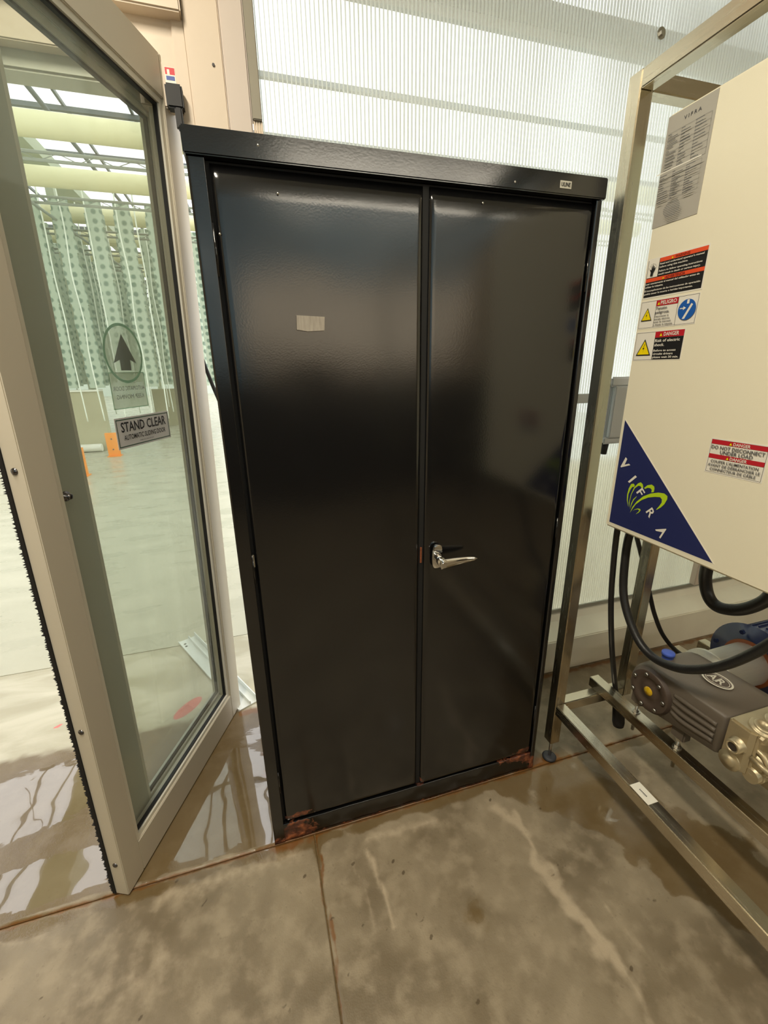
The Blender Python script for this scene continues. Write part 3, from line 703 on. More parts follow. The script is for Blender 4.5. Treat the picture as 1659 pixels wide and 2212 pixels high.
# splashes of wet dust catching the light on the doors are left to the paint's own sheen
for x_, z_ in ((.13, 1.776), (.16, 1.705), (.045, 1.63), (.60, 1.723), (.672, 1.766)):
    C.add(MB().lathe((x_, -.006 if z_ > 1.76 else .0005, z_), (0, -1, 0), [(0, .0022), (.0008, .0016), (.0012, 0)], 8), 'paint_chip', M_zinc)

# ================================================================== STAINLESS FRAME
X0, X1, FW = .977, 1.272, .038
fr = empty('machine_frame', (X0 + .019, .019, 0), 'brushed stainless tube frame of the pump unit standing right of the black cabinet', 'frame')
R = Part(fr)
YB = -2.0
for (x_, y_) in ((X0, 0), (X1, 0), (X0, YB), (X1, YB)):
    R.add(MB().box(x_, x_ + FW, y_, y_ + FW, .086 if x_ == X0 or y_ < -1 else .2215, 2.008), 'post', M_steel, .0025)
    if x_ == X1 and y_ > -1: continue
    b = MB(); b.cyl((x_ + .019, y_ + .019, .014), (x_ + .019, y_ + .019, .087), .0055, n=12)
    b2 = MB(); b2.lathe((x_ + .019, y_ + .019, .003), (0, 0, 1), [(0, 0), (0, .024), (.006, .025), (.011, .019), (.012, .0)], 24)
    ft = R.add(b2, 'foot', mat('dark_grey_foot_rubber', srgb(52, 54, 60), .55, vary=.1)); R.add(b, 'foot_bolt', M_zinc)
for z_ in (.176, 1.970):
    for x_ in (X0, X1):
        if x_ == X1 and z_ < 1: continue
        R.add(MB().box(x_ + .0003, x_ + FW - .0003, YB + FW, .0, z_ + (.046 if z_ < 1 else 0), z_ + .084 if z_ < 1 else z_ + .0378), 'rail', M_steelh, .0025)
    for y_ in (0, YB):
        R.add(MB().box(X0 + FW, X1, y_ + .0003, y_ + FW - .0003, z_ + (.046 if z_ < 1 else 0), z_ + .084 if z_ < 1 else z_ + .0378), 'cross_rail', mat('brushed_stainless_crosswise', srgb(206, 198, 180), 0.24, 1.0, vary=.05, vscale=5, bump=.0015, bscale=14, stretch=(1.2, 30, 30), rvary=.05), .0025)
p = Print((X0 + .002, -.318, .2602), (0, -1, 0), (1, 0, 0), .0003); p.n = Vector((0, 0, 1))
p.base([(0, 0), (.062, 0), (.062, .034), (0, .034)], 'white')
for i in range(7): p.rect(  .018 + i * .0036, .014, .0205 + i * .0036, .018, 'dgrey')
p.build('label_sticker', fr, R, 'white label strip on the top of the lower rail')

# rails that carry the pump
for i, x_ in enumerate((1.158, 1.325)):
    t = empty('pump_rail', (x_ + .019, -.4, .26), ['square steel bar under the bolted side of the pump', 'square steel bar hidden under the far side of the pump'][i], 'rail', 'bars that carry the pump')
    q = Part(t)
    q.add(MB().box(x_, x_ + .038, -1.9, .052 if i == 0 else .03, .2605, .2985), 'bar', M_steelh, .002)

# ================================================================== CONTROL BOX
XP = 1.02
cb = empty('control_box', (XP + .12, -.35, .94), 'cream control box with blue corner logo and warning stickers, mounted inside the steel frame', 'control box')
B = Part(cb)
B.add(MB().box(XP + .014, 1.262, -.66, -.060, .955, 1.895), 'body', M_panel, .004)
B.add(MB().box(XP, XP + .013, -.672, -.0475, .941, 1.905), 'door', M_panel, .005, seg=3)
U = (0, -1, 0); V = (0, 0, 1)
def pr(u, v, th=.0004):
    p = Print((XP - .0001, -u, v), U, V, th); p.n = Vector((-1, 0, 0)); return p
# 1: operator's manual warning
p = pr(.055, 1.534); w, hgt = .155, .087
p.base([(0, 0), (w, 0), (w, hgt), (0, hgt)], 'white'); p.rect(.003, .003, w - .003, hgt - .003, 'black')
p.rect(.035, .0755, w - .003, hgt - .003, 'orange'); p.rect(.003, .0365, w - .003, .0445, 'orange'); p.rect(.0045, .046, .034, hgt - .003, 'white')
p.txt('WARNING', .093, .0770, .036, .0058, 'darkred', True, 'c'); tri(p, .068, .0765, .006, .0055)
p.txt('ADVERTENCIA', .083, .0380, .050, .0056, 'darkred', True, 'c'); tri(p, .052, .0375, .006, .0055)
for i, (t, ww) in enumerate((("Read and understand operator's manual", .108), ('before using this machine.', .072), ('Failure to follow operating instructions', .107), ('could result in death or serious injury.', .104))):
    p.txt(t, .038, .0695 - i * .0068 - (.0014 if i > 1 else 0), ww, .0036, 'white', True)
for i, (t, ww) in enumerate((('Leer atentamente el manual del utilizador antes de', .138), ('utilizar la máquina.', .050), ('El incumplimiento de las instrucciones de operación', .143), ('podría causar la muerte o heridas importantes.', .127))):
    p.txt(t, .006, .0305 - i * .0068 - (.0014 if i > 1 else 0), ww, .0036, 'white', True)
for i in range(7):
    a = math.radians(20 + i * 23); p.poly([(.019 + .010 * math.cos(a), .062 + .012 * math.sin(a)), (.019 + .0115 * math.cos(a + .15), .062 + .014 * math.sin(a + .15)), (.019 + .0115 * math.cos(a - .15), .062 + .014 * math.sin(a - .15))], 'grey', p.sym)
hand = [(.015, .049), (.022, .049), (.0225, .056), (.0255, .061), (.0275, .066), (.0262, .0668), (.0240, .063), (.0236, .070), (.0222, .070), (.0218, .0635), (.0205, .0725), (.019, .0725), (.0190, .0635), (.0170, .071), (.0157, .0705), (.0165, .062), (.0125, .064), (.012, .0625), (.0155, .0575)]
p.poly(hand, 'black', p.sym)
p.build('warning_sticker', cb, B, 'orange and black WARNING ADVERTENCIA sticker, the uppermost')
# 2: PELIGRO
p = pr(.055, 1.466); w, hgt = .154, .063
p.base([(0, 0), (w, 0), (w, hgt), (0, hgt)], 'white'); p.frame(.002, .002, w - .002, hgt - .002, .0006, 'black')
p.rect(.045, .002, .0456, .061, 'black'); p.rect(.103, .002, .1036, .061, 'black'); p.rect(.0456, .048, .103, .0605, 'red')
p.txt('PELIGRO', .079, .0505, .042, .0078, 'white', True, 'c'); tri(p, .0525, .0500, .008, .008)
p.txt('Tensión', .047, .0400, .030, .0058, 'dgrey', True); p.txt('peligrosa.', .047, .0315, .038, .0058, 'dgrey', True)
for i, t in enumerate(('Desconectar la', 'energía eléctrica', 'antes de intervenir', 'o limpiar la máquina.')): p.txt(t, .047, .0240 - i * .0062, (.038, .042, .047, .052)[i], .0034, 'dgrey', True)
tri(p, .0235, .018, .031, .029); bolt2d(p, .0225, .021, .017)
ci = [(.129 + .0215 * math.cos(2 * math.pi * i / 32), .0315 + .0215 * math.sin(2 * math.pi * i / 32)) for i in range(32)]; p.poly(ci, 'blue', p.sym)
p.poly([(.127, .052), (.1325, .052), (.1325, .0435), (.127, .0435)], 'white', p.sym); p.poly([(.121, .013), (.127, .0125), (.1425, .041), (.138, .0435)], 'white', p.sym)
p.poly([(.112, .036), (.120, .036), (.120, .039), (.127, .0352), (.120, .031), (.120, .034), (.112, .034)], 'white', p.sym)
p.build('warning_sticker', cb, B, 'white PELIGRO sticker with yellow triangle and blue disc')
# 3: DANGER electric shock
p = pr(.055, 1.392); w, hgt = .135, .067
p.base([(0, 0), (w, 0), (w, hgt), (0, hgt)], 'white'); p.frame(.002, .002, w - .002, hgt - .002, .0006, 'black')
p.rect(.057, .002, w - .002, .051, 'black'); p.rect(.057, .0515, w - .002, .065, 'red')
p.txt('DANGER', .101, .0545, .040, .0080, 'white', True, 'c'); tri(p, .073, .0538, .009, .0085)
for i, (t, ww, s_) in enumerate((('Risk of electric', .066, .0062), ('shock.', .027, .0062), ('Before to access', .060, .0046), ('circuits drivers', .054, .0046), ('please wait 30 min.', .070, .0046))):
    p.txt(t, .060, (.0415, .0320, .0200, .0125, .0050)[i], ww, s_, 'white', True)
tri(p, .0305, .012, .043, .038); bolt2d(p, .029, .017, .022)
p.build('warning_sticker', cb, B, 'black DANGER Risk of electric shock sticker, lowest of the left column')
# 4: do not disconnect
p = pr(.301, 1.155); w, hgt = .118, .075
p.base([(0, 0), (w, 0), (w, hgt), (0, hgt)], 'white'); p.frame(.0025, .0025, w - .0025, hgt - .0025, .0006, 'black')
p.rect(.003, .063, w - .003, .0722, 'red'); p.rect(.003, .0325, w - .003, .0417, 'red')
for yy in (.0643, .0338): p.txt('DANGER', .066, yy, .034, .0062, 'white', True, 'c'); tri(p, .0435, yy - .0003, .007, .0065)
p.txt('DO NOT DISCONNECT', w / 2, .0532, .107, .0072, 'dgrey', True, 'c'); p.txt('UNDER LOAD', w / 2, .0440, .066, .0072, 'dgrey', True, 'c')
p.txt("COUPER L'ALIMENTATION", w / 2, .0240, .097, .0056, 'dgrey', True, 'c'); p.txt('AVANT DE DÉBRANCHER LE', w / 2, .0155, .106, .0056, 'dgrey', True, 'c'); p.txt('CONNECTEUR DE CÂBLE', w / 2, .0070, .094, .0056, 'dgrey', True, 'c')
p.build('warning_sticker', cb, B, 'white DO NOT DISCONNECT UNDER LOAD sticker with two red bands')
# data plate
p = pr(.0515, 1.686, .0008); w, hgt = .113, .214
p.base([(0, 0), (w, 0), (w, hgt), (0, hgt)], 'grey')
p.txt('V I F R A', w / 2 + .004, .193, .040, .0065, 'dgrey', True, 'c')
r = random.Random(5)
for (a, c) in ((.108, .180), (.046, .100)):
    for i in range(4): p.rect(.006 + i * .0335, a, .0064 + i * .0335, c, 'dgrey')
    for i in range(7):
        v_ = a + (c - a) * i / 6; p.rect(.006, v_, .1069, v_ + .0004, 'dgrey')
    for i in range(3):
        for j in range(12):
            v_ = a + (c - a) * (j + .35) / 12; ww = r.uniform(.006, .026); p.rect(.009 + i * .0335, v_, .009 + i * .0335 + ww, v_ + .0014, 'dgrey')
for j in range(9): ww = .018 + .024 * math.sin((j + 1) / 10 * math.pi); p.rect(w / 2 - ww / 2, .038 - j * .0034, w / 2 + ww / 2, .0392 - j * .0034, 'dgrey')
p.rect(.003, .1025, w - .003, .1045, 'white')
p.build('data_plate', cb, B, 'grey data plate with printed tables')
# corner logo
LG = {
'V': [(0.084, 1.147), (0.09, 1.143), (0.0845, 1.1265), (0.098, 1.132), (0.103, 1.129), (0.074, 1.117), (0.072, 1.119)],
'I': [(0.124, 1.106), (0.13, 1.103), (0.11, 1.082), (0.104, 1.084)],
'F': [(0.152, 1.077), (0.157, 1.076), (0.152, 1.069), (0.158, 1.067), (0.162, 1.073), (0.166, 1.071), (0.158, 1.055), (0.153, 1.056), (0.157, 1.063), (0.152, 1.065), (0.14, 1.052), (0.135, 1.053)],
'A': [(0.211, 0.985), (0.24, 0.997), (0.241, 0.996), (0.23, 0.967), (0.226, 0.969), (0.232, 0.985), (0.214, 0.982)],
's1': [(0.118, 1.017), (0.11, 1.034), (0.108, 1.05), (0.11, 1.067), (0.115, 1.08), (0.122, 1.083), (0.127, 1.08), (0.126, 1.075), (0.121, 1.074), (0.116, 1.066), (0.112, 1.051), (0.113, 1.034)],
's2': [(0.122, 1.016), (0.118, 1.029), (0.12, 1.053), (0.126, 1.073), (0.136, 1.087), (0.144, 1.092), (0.151, 1.088), (0.154, 1.08), (0.15, 1.077), (0.145, 1.082), (0.138, 1.081), (0.129, 1.072), (0.122, 1.054), (0.12, 1.034)],
's3': [(0.125, 1.012), (0.126, 1.029), (0.13, 1.042), (0.139, 1.053), (0.139, 1.051), (0.132, 1.04), (0.128, 1.027)],
's3b': [(0.157, 1.08), (0.165, 1.089), (0.177, 1.094), (0.185, 1.091), (0.187, 1.086), (0.187, 1.077), (0.18, 1.074), (0.18, 1.081), (0.175, 1.084), (0.167, 1.083), (0.16, 1.078)],
's4': [(0.127, 1.003), (0.132, 1.021), (0.142, 1.039), (0.159, 1.058), (0.179, 1.071), (0.2, 1.079), (0.216, 1.081), (0.226, 1.077), (0.227, 1.069), (0.222, 1.055), (0.214, 1.044), (0.204, 1.035), (0.203, 1.036), (0.209, 1.046), (0.214, 1.057), (0.213, 1.065), (0.207, 1.069), (0.193, 1.066), (0.174, 1.059), (0.156, 1.047), (0.141, 1.031), (0.132, 1.014)],
's5': [(0.133, 1.009), (0.141, 1.017), (0.149, 1.022), (0.156, 1.023), (0.159, 1.02), (0.155, 1.013), (0.146, 1.005), (0.152, 1.013), (0.155, 1.018), (0.15, 1.02), (0.141, 1.016)]}
p = pr(0, 0)
p.base([(.0605, 1.247), (.0615, .955), (.369, .958)][::-1], 'white'); p.poly([(.0615, 1.243), (.0625, .956), (.365, .959)][::-1], 'navy')
for k_ in ('s1', 's2', 's3', 's3b', 's4', 's5'): p.poly(LG[k_], 'lime', p.sym)
for k_ in ('V', 'I', 'A'): p.poly(LG[k_], 'white', p.text)
ux = Vector((.0165, -.0155)).normalized(); uy = Vector((.0155, .0165)).normalized()
for ch, bl, cw in (('R', Vector((.1755, 1.0215)), .0195), ('F', Vector((.137, 1.0635)), .0155)):
    vs, fs = text2d(ch, True); xs = [a for a, _ in vs]; x0 = min(xs); x1 = max(xs)
    p.text.add([p.pt(*(bl + ux * ((a - x0) / (x1 - x0) * cw) + uy * (b_ / .69 * .0225)), p.th + .0018) for a, b_ in vs], fs, P['white'])
p.build('logo_decal', cb, B, 'navy triangular decal with green leaf strokes and the letters VIFRA')

# ================================================================== PUMP
pump = empty('pressure_pump', (1.25, -.25, .30), 'taupe piston pump with round bolted cover and brass head, bolted on the steel bars', 'pump')
Q = Part(pump)
def arc(cy, cz, r, a0, a1, n): return [(cy + r * math.cos(math.radians(a0 + (a1 - a0) * i / n)), cz + r * math.sin(math.radians(a0 + (a1 - a0) * i / n))) for i in range(n + 1)]
prof = arc(-.185, .435, .078, -60, 78, 10) + [(-.30, .519), (-.398, .523), (-.404, .515), (-.408, .405), (-.398, .398), (-.30, .380), (-.22, .366)]
# body: section lofted across x with rounded shoulders
def body(profile, xs, cen):
    vs = []; n = len(profile)
    for x_, k_ in xs:
        for (y_, z_) in profile: vs.append((x_, cen[0] + (y_ - cen[0]) * k_, cen[1] + (z_ - cen[1]) * k_))
    fs = [(i * n + j, i * n + (j + 1) % n, (i + 1) * n + (j + 1) % n, (i + 1) * n + j) for i in range(len(xs) - 1) for j in range(n)]
    fs += [tuple(range(n)), tuple(range((len(xs) - 1) * n + n - 1, (len(xs) - 1) * n - 1, -1))]
    return vs, fs
vs, fs = body(prof, [(1.152, .90), (1.156, .955), (1.166, .985), (1.19, 1.0), (1.32, 1.0), (1.342, .985), (1.35, .93)], (-.27, .445))
b = MB(); b.add(vs, fs, None, True); cc = Q.add(b, 'crankcase', M_pump)
md = cc.modifiers.new('bevel', 'BEVEL'); md.width = .004; md.segments = 2; md.limit_method = 'ANGLE'; md.angle_limit = 1.0
for dz, L_ in ((.026, .17), (.004, .16), (-.018, .15), (-.038, .13)): Q.add(MB().tube([(1.155, -.262, .452 + dz * .9), (1.150, -.30, .455 + dz), (1.152, -.385, .462 + dz * .85)], .0065, 8), 'side_rib', M_pump)
b = MB(); b.lathe((1.156, -.190, .435), (-1, 0, 0), [(0, .071), (.006, .071), (.010, .066), (.013, .066), (.015, .063), (.015, .045), (.011, .042), (.011, .026), (.014, .023), (.014, 0)], 40)
cv = Q.add(b, 'crank_cover', M_pumpd)
for i in range(7):
    a = math.radians(25 + i * 51.4); c_ = (1.141, -.190 + .054 * math.cos(a), .435 + .054 * math.sin(a))
    Q.add(MB().cyl(c_, (1.134, c_[1], c_[2]), .0055, n=10), 'cover_bolt', M_zinc)
b = MB(); b.lathe((1.143, -.190, .435), (-1, 0, 0), [(0, .014), (.003, .014), (.0035, .0105), (.005, .0095), (.006, 0)], 24, M_yel)
Q.add(b, 'sight_glass', M_yel)
b = MB(); b.lathe((1.238, -.155, .508), (.0, .0, 1), [(0, .016), (.012, .016), (.012, .0185), (.020, .0185), (.022, .017), (.022, 0)], 28)
b.mats = []; cp = Q.add(b, 'filler_cap', M_blue); tag(cp, 'blue filler cap')
Q.add(MB().box(1.168, 1.198, -.155, -.115, .335, .375), 'foot_lug', M_pump, .004); Q.add(MB().box(1.168, 1.198, -.305, -.262, .335, .39), 'foot_lug', M_pump, .004)
for y_ in (-.135, -.284):
    b = MB(); b.cyl((1.180, y_, .225), (1.180, y_, .34), .0052, n=12); b.cyl((1.180, y_, .2988), (1.180, y_, .3015), .0125, n=20); b.cyl((1.180, y_, .3015), (1.180, y_, .309), .0088, n=6, smooth=False); b.cyl((1.180, y_, .326), (1.180, y_, .334), .0088, n=6, smooth=False)
    Q.add(b, 'mounting_bolt', M_zinc)
# raised badge on top
p = Print((1.264, -.290, .5240), (0, -1, 0), (1, 0, 0), .0006); p.n = Vector((0, 0, 1))
el = lambda a, b_, n=36: [(a * math.cos(2 * math.pi * i / n), b_ * math.sin(2 * math.pi * i / n)) for i in range(n)]
p.base(el(.041, .031), 'logo'); p.poly(el(.036, .0262), M_pumpd); p.poly(el(.0325, .0228), 'logo'); p.poly(el(.0308, .0212), M_pumpd)
p.txt('A', -.0130, -.0125, .022, .025, 'logo', True, 'c'); p.txt('R', .0115, -.0125, .019, .025, 'logo', True, 'c'); p.rect(-.0007, -.019, .0007, .019, 'logo')
p.build('oval_badge', pump, Q, 'pale oval badge with the letters AR')
# brass head
b = MB(); b.prism([(1.155, -.404), (1.345, -.404), (1.345, -.462), (1.338, -.470), (1.165, -.470), (1.155, -.455)], 'z', .398, .527); hd = Q.add(b, 'pump_head', M_brass, .005)
for i, x_ in enumerate((1.196, 1.250, 1.304)):
    b = MB(); b.lathe((x_, -.448, .500), (0, -.25, 1), [(0, .029), (.028, .029), (.031, .027), (.031, .0225), (.035, .0215), (.038, .020), (.038, .010), (.034, .009), (.034, 0)], 28)
    Q.add(b, 'valve_cap', M_brass)
    b = MB(); b.lathe((x_, -.466, .440), (0, -1, -.15), [(0, .026), (.022, .026), (.026, .022), (.030, .021), (.034, .014), (.034, 0)], 24); Q.add(b, 'valve_body', M_brass)
    b = MB(); b.tube([(x_ - .018, -.468, .474), (x_ - .018, -.482, .470), (x_ - .018, -.497, .452), (x_ - .018, -.497, .425)], .007, 10); Q.add(b, 'head_rib', M_brass)
b = MB(); b.lathe((1.158, -.438, .470), (-1, 0, 0), [(-.02, .021), (.006, .021), (.007, .018), (.022, .018), (.024, .016), (.024, .0115), (.0105, .0112)], 28); ip = Q.add(b, 'inlet_port', M_brass); MB().cyl((1.1535, -.438, .470), (1.1365, -.438, .470), .0112, n=20).build('bore_shade_plug', mat('bore_shade', srgb(58, 48, 38), .8), ip)  # dark plug stands in for the shade inside the port opening
b = MB(); b.lathe((1.158, -.430, .412), (-1, 0, 0), [(-.03, .027), (.004, .027), (.006, .025), (.006, .016), (.012, .015), (.012, 0)], 28); Q.add(b, 'suction_plug', M_brass)
b = MB(); b.cyl((1.165, -.475, .405), (1.34, -.475, .405), .019, n=20); b.cyl((1.18, -.474, .405), (1.20, -.474, .405), .023, n=20)
for x_ in (1.165, 1.213, 1.262): b.cyl((x_, -.466, .455), (x_, -.512, .448), .0065, n=10)
Q.add(b, 'manifold_pipe', M_brass)
for i, x_ in enumerate((1.172, 1.224, 1.278, 1.330)):
    for z_ in (.516, .408): Q.add(MB().cyl((x_, -.470, z_), (x_, -.478, z_), .0075, n=6, smooth=False), 'head_bolt', M_brass)

# ================================================================== MOTOR
mo = empty('electric_motor', (1.7, -.2, .30), 'navy blue electric motor with silver coupling tube behind the pump', 'motor'); Mo = Part(mo)
ay, az = -.200, .452
b = MB(); b.lathe((1.352, ay, az), (1, 0, 0), [(0, 0), (0, .080), (.010, .080), (.010, .064), (.185, .068), (.185, 0)], 40); Mo.add(b, 'coupling_tube', M_bell)
b = MB(); b.lathe((1.530, ay, az), (1, 0, 0), [(0, .0), (0, .078), (.006, .078), (.006, 0)], 40); o = Mo.add(b, 'gasket_ring', mat('orange_brown_gasket', srgb(156, 84, 40), .6, vary=.2, vscale=60)); tag(o, 'orange brown ring round the coupling')
b = MB(); b.lathe((1.536, ay, az + .008), (1, 0, 0), [(0, 0), (0, .124), (.014, .118), (.018, .102), (.05, .100), (.30, .100), (.305, .106), (.33, .104), (.345, .07), (.345, 0)], 44); Mo.add(b, 'motor_body', M_motor)
b = MB()
for i in range(30):
    a = 2 * math.pi * i / 30
    c, s_ = math.cos(a), math.sin(a); t_ = .0016
    p0 = [(ay + .099 * c - t_ * s_, az + .099 * s_ + t_ * c), (ay + .099 * c + t_ * s_, az + .099 * s_ - t_ * c), (ay + .113 * c + t_ * s_, az + .113 * s_ - t_ * c), (ay + .113 * c - t_ * s_, az + .113 * s_ + t_ * c)]
    b.prism(p0, 'x', 1.60, 1.83)
tag(Mo.add(b, 'cooling_fin', M_motor), kind='stuff')
for i in range(6):
    a = math.radians(12 + i * 60); Mo.add(MB().cyl((1.530, ay + .104 * math.cos(a), az + .104 * math.sin(a)), (1.522, ay + .104 * math.cos(a), az + .104 * math.sin(a)), .0075, n=6, smooth=False), 'flange_bolt', M_motor)
Mo.add(MB().box(1.60, 1.78, ay - .08, ay + .08, .2985, .345), 'motor_foot', M_motor, .004)
t = empty('pump_rail', (1.69, -.2, .26), 'cross bar carrying the blue motor', 'rail', 'bars that carry the pump')
q = Part(t); q.add(MB().box(1.60, 1.638, -.5, .1, .2605, .2985), 'bar', M_steelh, .002); q.add(MB().box(1.74, 1.778, -.5, .1, .2605, .2985), 'bar', M_steelh, .002)
for x_ in (1.60, 1.74):
    for y_ in (-.46, .06): q.add(MB().box(x_ + .004, x_ + .034, y_, y_ + .03, 0.003, .2606), 'leg', M_steelh, .002)

# ================================================================== HOSES
def hose(pts, r, label, n=14, ribs=False):
    t = empty('hose', pts[-1], label, 'hose'); q = Part(t); b = MB(); b.tube(pts, r, n, sub=8); q.add(b, 'tube', M_hose); return t, q
hose([(1.116, -.085, .954), (1.114, -.052, .903), (1.110, -.058, .787), (1.104, -.085, .692), (1.100, -.150, .612), (1.100, -.212, .585), (1.100, -.282, .600), (1.100, -.340, .637), (1.100, -.389, .684), (1.100, -.43, .738), (1.100, -.468, .80), (1.10, -.50, .87), (1.10, -.515, .954)], .0118, 'long black hose looping down from the control box in front of the pump')
t, q = hose([(1.052, -.075, .954), (1.072, -.045, .905), (1.108, -.028, .69), (1.150, -.022, .50), (1.195, -.012, .36), (1.214, -.012, .29), (1.223, -.025, .235)], .0088, 'straight thin black hose hanging from the control box down through the base')
q.add(MB().lathe((1.222, -.026, .262), (0.06, -.12, -1), [(0, 0), (0, .012), (.02, .019), (.11, .0205), (.125, .018), (.128, 0)], 20), 'end_sleeve', M_rubber)
hose([(1.232, -.065, .954), (1.238, .070, .92), (1.29, .088, .84), (1.368, .09, .682), (1.421, .09, .56), (1.463, .09, .473), (1.515, .08, .38), (1.54, .03, .335), (1.545, -.06, .34)], .0078, 'thin black cable curving behind the rear frame post to the motor')
hose([(1.215, -.30, .954), (1.250, -.21, .90), (1.290, -.172, .81), (1.300, -.176, .755), (1.300, -.200, .722), (1.300, -.235, .718), (1.300, -.285, .745), (1.300, -.33, .80), (1.27, -.36, .88), (1.23, -.38, .954)], .0165, 'thick black hose making a tight bend below the control box')
hose([(1.20, -.44, .954), (1.27, -.42, .88), (1.33, -.37, .81), (1.355, -.35, .74), (1.38, -.37, .69), (1.40, -.43, .66), (1.41, -.52, .66)], .0185, 'thick black hose at the picture edge below the control box')

# ================================================================== JUNCTION BOX ON THE WALL
jb = empty('junction_box', (1.50, .50, 1.20), 'grey wall junction box with lipped lid behind the control box', 'box'); J = Part(jb)
J.add(MB().box(1.462, 1.66, .470, WY - .002, 1.085, 1.325), 'body', M_greybox, .008)
J.add(MB().box(1.452, 1.67, .458, .472, 1.300, 1.338), 'lid_lip', M_greybox, .006); J.add(MB().box(1.452, 1.67, .458, .472, 1.070, 1.098), 'lid_lip', M_greybox, .006)
J.add(MB().box(1.470, 1.652, .452, .471, 1.096, 1.302), 'lid', M_greybox, .004)
J.add(MB().cyl((1.50, .50, 1.07), (1.50, .50, 1.02), .016, .012, n=12), 'cable_gland', M_rubber)
tag(MB().box(.93, 1.452, .52, WY - .002, 1.235, 1.272).build('cable_duct', mat('pale_blue_grey_duct', srgb(214, 220, 222), .4), None, .003), 'pale grey cable duct running along the wall from behind the cabinet', 'duct')

# ================================================================== THE GREENHOUSE BEYOND
tag(MB().box(-6.5, -2.5, 8.2, 8.4, 0, 1.06).build('wall_low', M_block), kind='structure')
tag(MB().box(-6.5, -2.5, 8.17, 8.43, 1.061, 1.09).build('trim_1', M_pipe, None, .005), kind='structure')
tag(MB().box(-2.4, -1.2, 12.0, 12.2, 0, .95).build('wall_low', M_block), kind='structure')
tag(MB().cyl((-6.5, 8.11, .075), (-2.62, 8.11, .075), .07, n=16).build('water_pipe', M_pipe), 'white water pipe lying along the foot of the low beige wall', 'pipe')
for (x_, y_, lab) in ((-2.31, 5.93, 'orange stand foot nearest the door, left of the other orange feet'), (-2.27, 7.5, 'orange stand foot at the corner of the low beige wall'), (-3.6, 5.2, 'orange stand foot seen past the black brush strip'), (-1.4, 13.5, 'far orange stand foot seen through the gap beside the cabinet')):
    t = empty('stand_foot', (x_, y_, 0), lab, 'foot', 'orange feet of the growing racks'); q = Part(t)
    q.add(MB().box(x_ - .09, x_ + .09, y_ - .03, y_ + .03, .012, .40), 'plate', M_orange, .004); q.add(MB().box(x_ - .10, x_ + .10, y_ - .09, y_ + .09, 0.001, .012), 'base_plate', M_orange)
    [q.add(MB().cyl((x_, y_ - .031, z_), (x_, y_ - .036, z_), .012, n=8), 'bolt', M_screw) for z_ in (.12, .3)]
# aluminium track on the floor
mt = Matrix.Translation((-.392, 1.24, 0)) @ Matrix.Rotation(math.atan2(.63 - 1.24, -.075 + .392), 4, 'Z')
tk = empty('door_track', label='white aluminium track lying on the floor behind the glass door', cat='track', mw=mt)
b = MB(); b.prism([(-.045, .002), (.045, .002), (.045, .030), (.041, .030), (.041, .006), (.012, .006), (.012, .022), (.008, .022), (.008, .006), (-.041, .006), (-.041, .012), (-.045, .012)], 'x', 0, .69); b.build('channel', M_track, tk)
for x_ in (.04, .065): MB().cyl((x_, -.02 - x_ * .1, .0055), (x_, -.02 - x_ * .1, .0062), .0065, n=12).build('screw_hole', M_rubber, tk)
# hanging growing panels
def panel_mat():
    m = bpy.data.materials.new('pale_green_growing_panel'); m.use_nodes = True; nt = m.node_tree; N = nt.nodes; L = nt.links; b_ = N['Principled BSDF']
    tc = N.new('ShaderNodeTexCoord'); vo = N.new('ShaderNodeTexVoronoi'); vo.inputs['Scale'].default_value = 7.5; vo.inputs['Randomness'].default_value = .15; vo.voronoi_dimensions = '2D'
    sx_ = N.new('ShaderNodeSeparateXYZ'); cx_ = N.new('ShaderNodeCombineXYZ'); L.new(tc.outputs['Object'], sx_.inputs[0]); L.new(sx_.outputs[0], cx_.inputs[0]); L.new(sx_.outputs[2], cx_.inputs[1]); L.new(cx_.outputs[0], vo.inputs['Vector'])
    r_ = N.new('ShaderNodeMapRange'); r_.inputs[1].default_value = .22; r_.inputs[2].default_value = .36; L.new(vo.outputs['Distance'], r_.inputs[0])
    mx = N.new('ShaderNodeMix'); mx.data_type = 'RGBA'; mx.inputs[6].default_value = srgb(110, 130, 112); mx.inputs[7].default_value = srgb(176, 188, 168); L.new(r_.outputs[0], mx.inputs[0]); L.new(mx.outputs[2], b_.inputs['Base Color'])
    b_.inputs['Roughness'].default_value = .6; return m
M_gp = panel_mat()
def gp_mesh():
    b = MB(); n = 15
    for k_ in range(n):
        z0 = 1.12 + k_ * .195; w0 = .115 + .016 * (k_ % 2); b.box(-w0, w0, -.05, .05, z0, z0 + .195)
    return b
lab = 'tall pale green growing panel hanging in a row in the greenhouse'
first = None
rows = [(8.3, -6.1, 3.9), (9.8, -6.9, 4.1), (11.35, -7.6, 4.1), (13.0, -8.2, 4.1), (14.8, -8.9, 4.1)]
ordr = ['first', 'second', 'third', 'fourth', 'fifth']
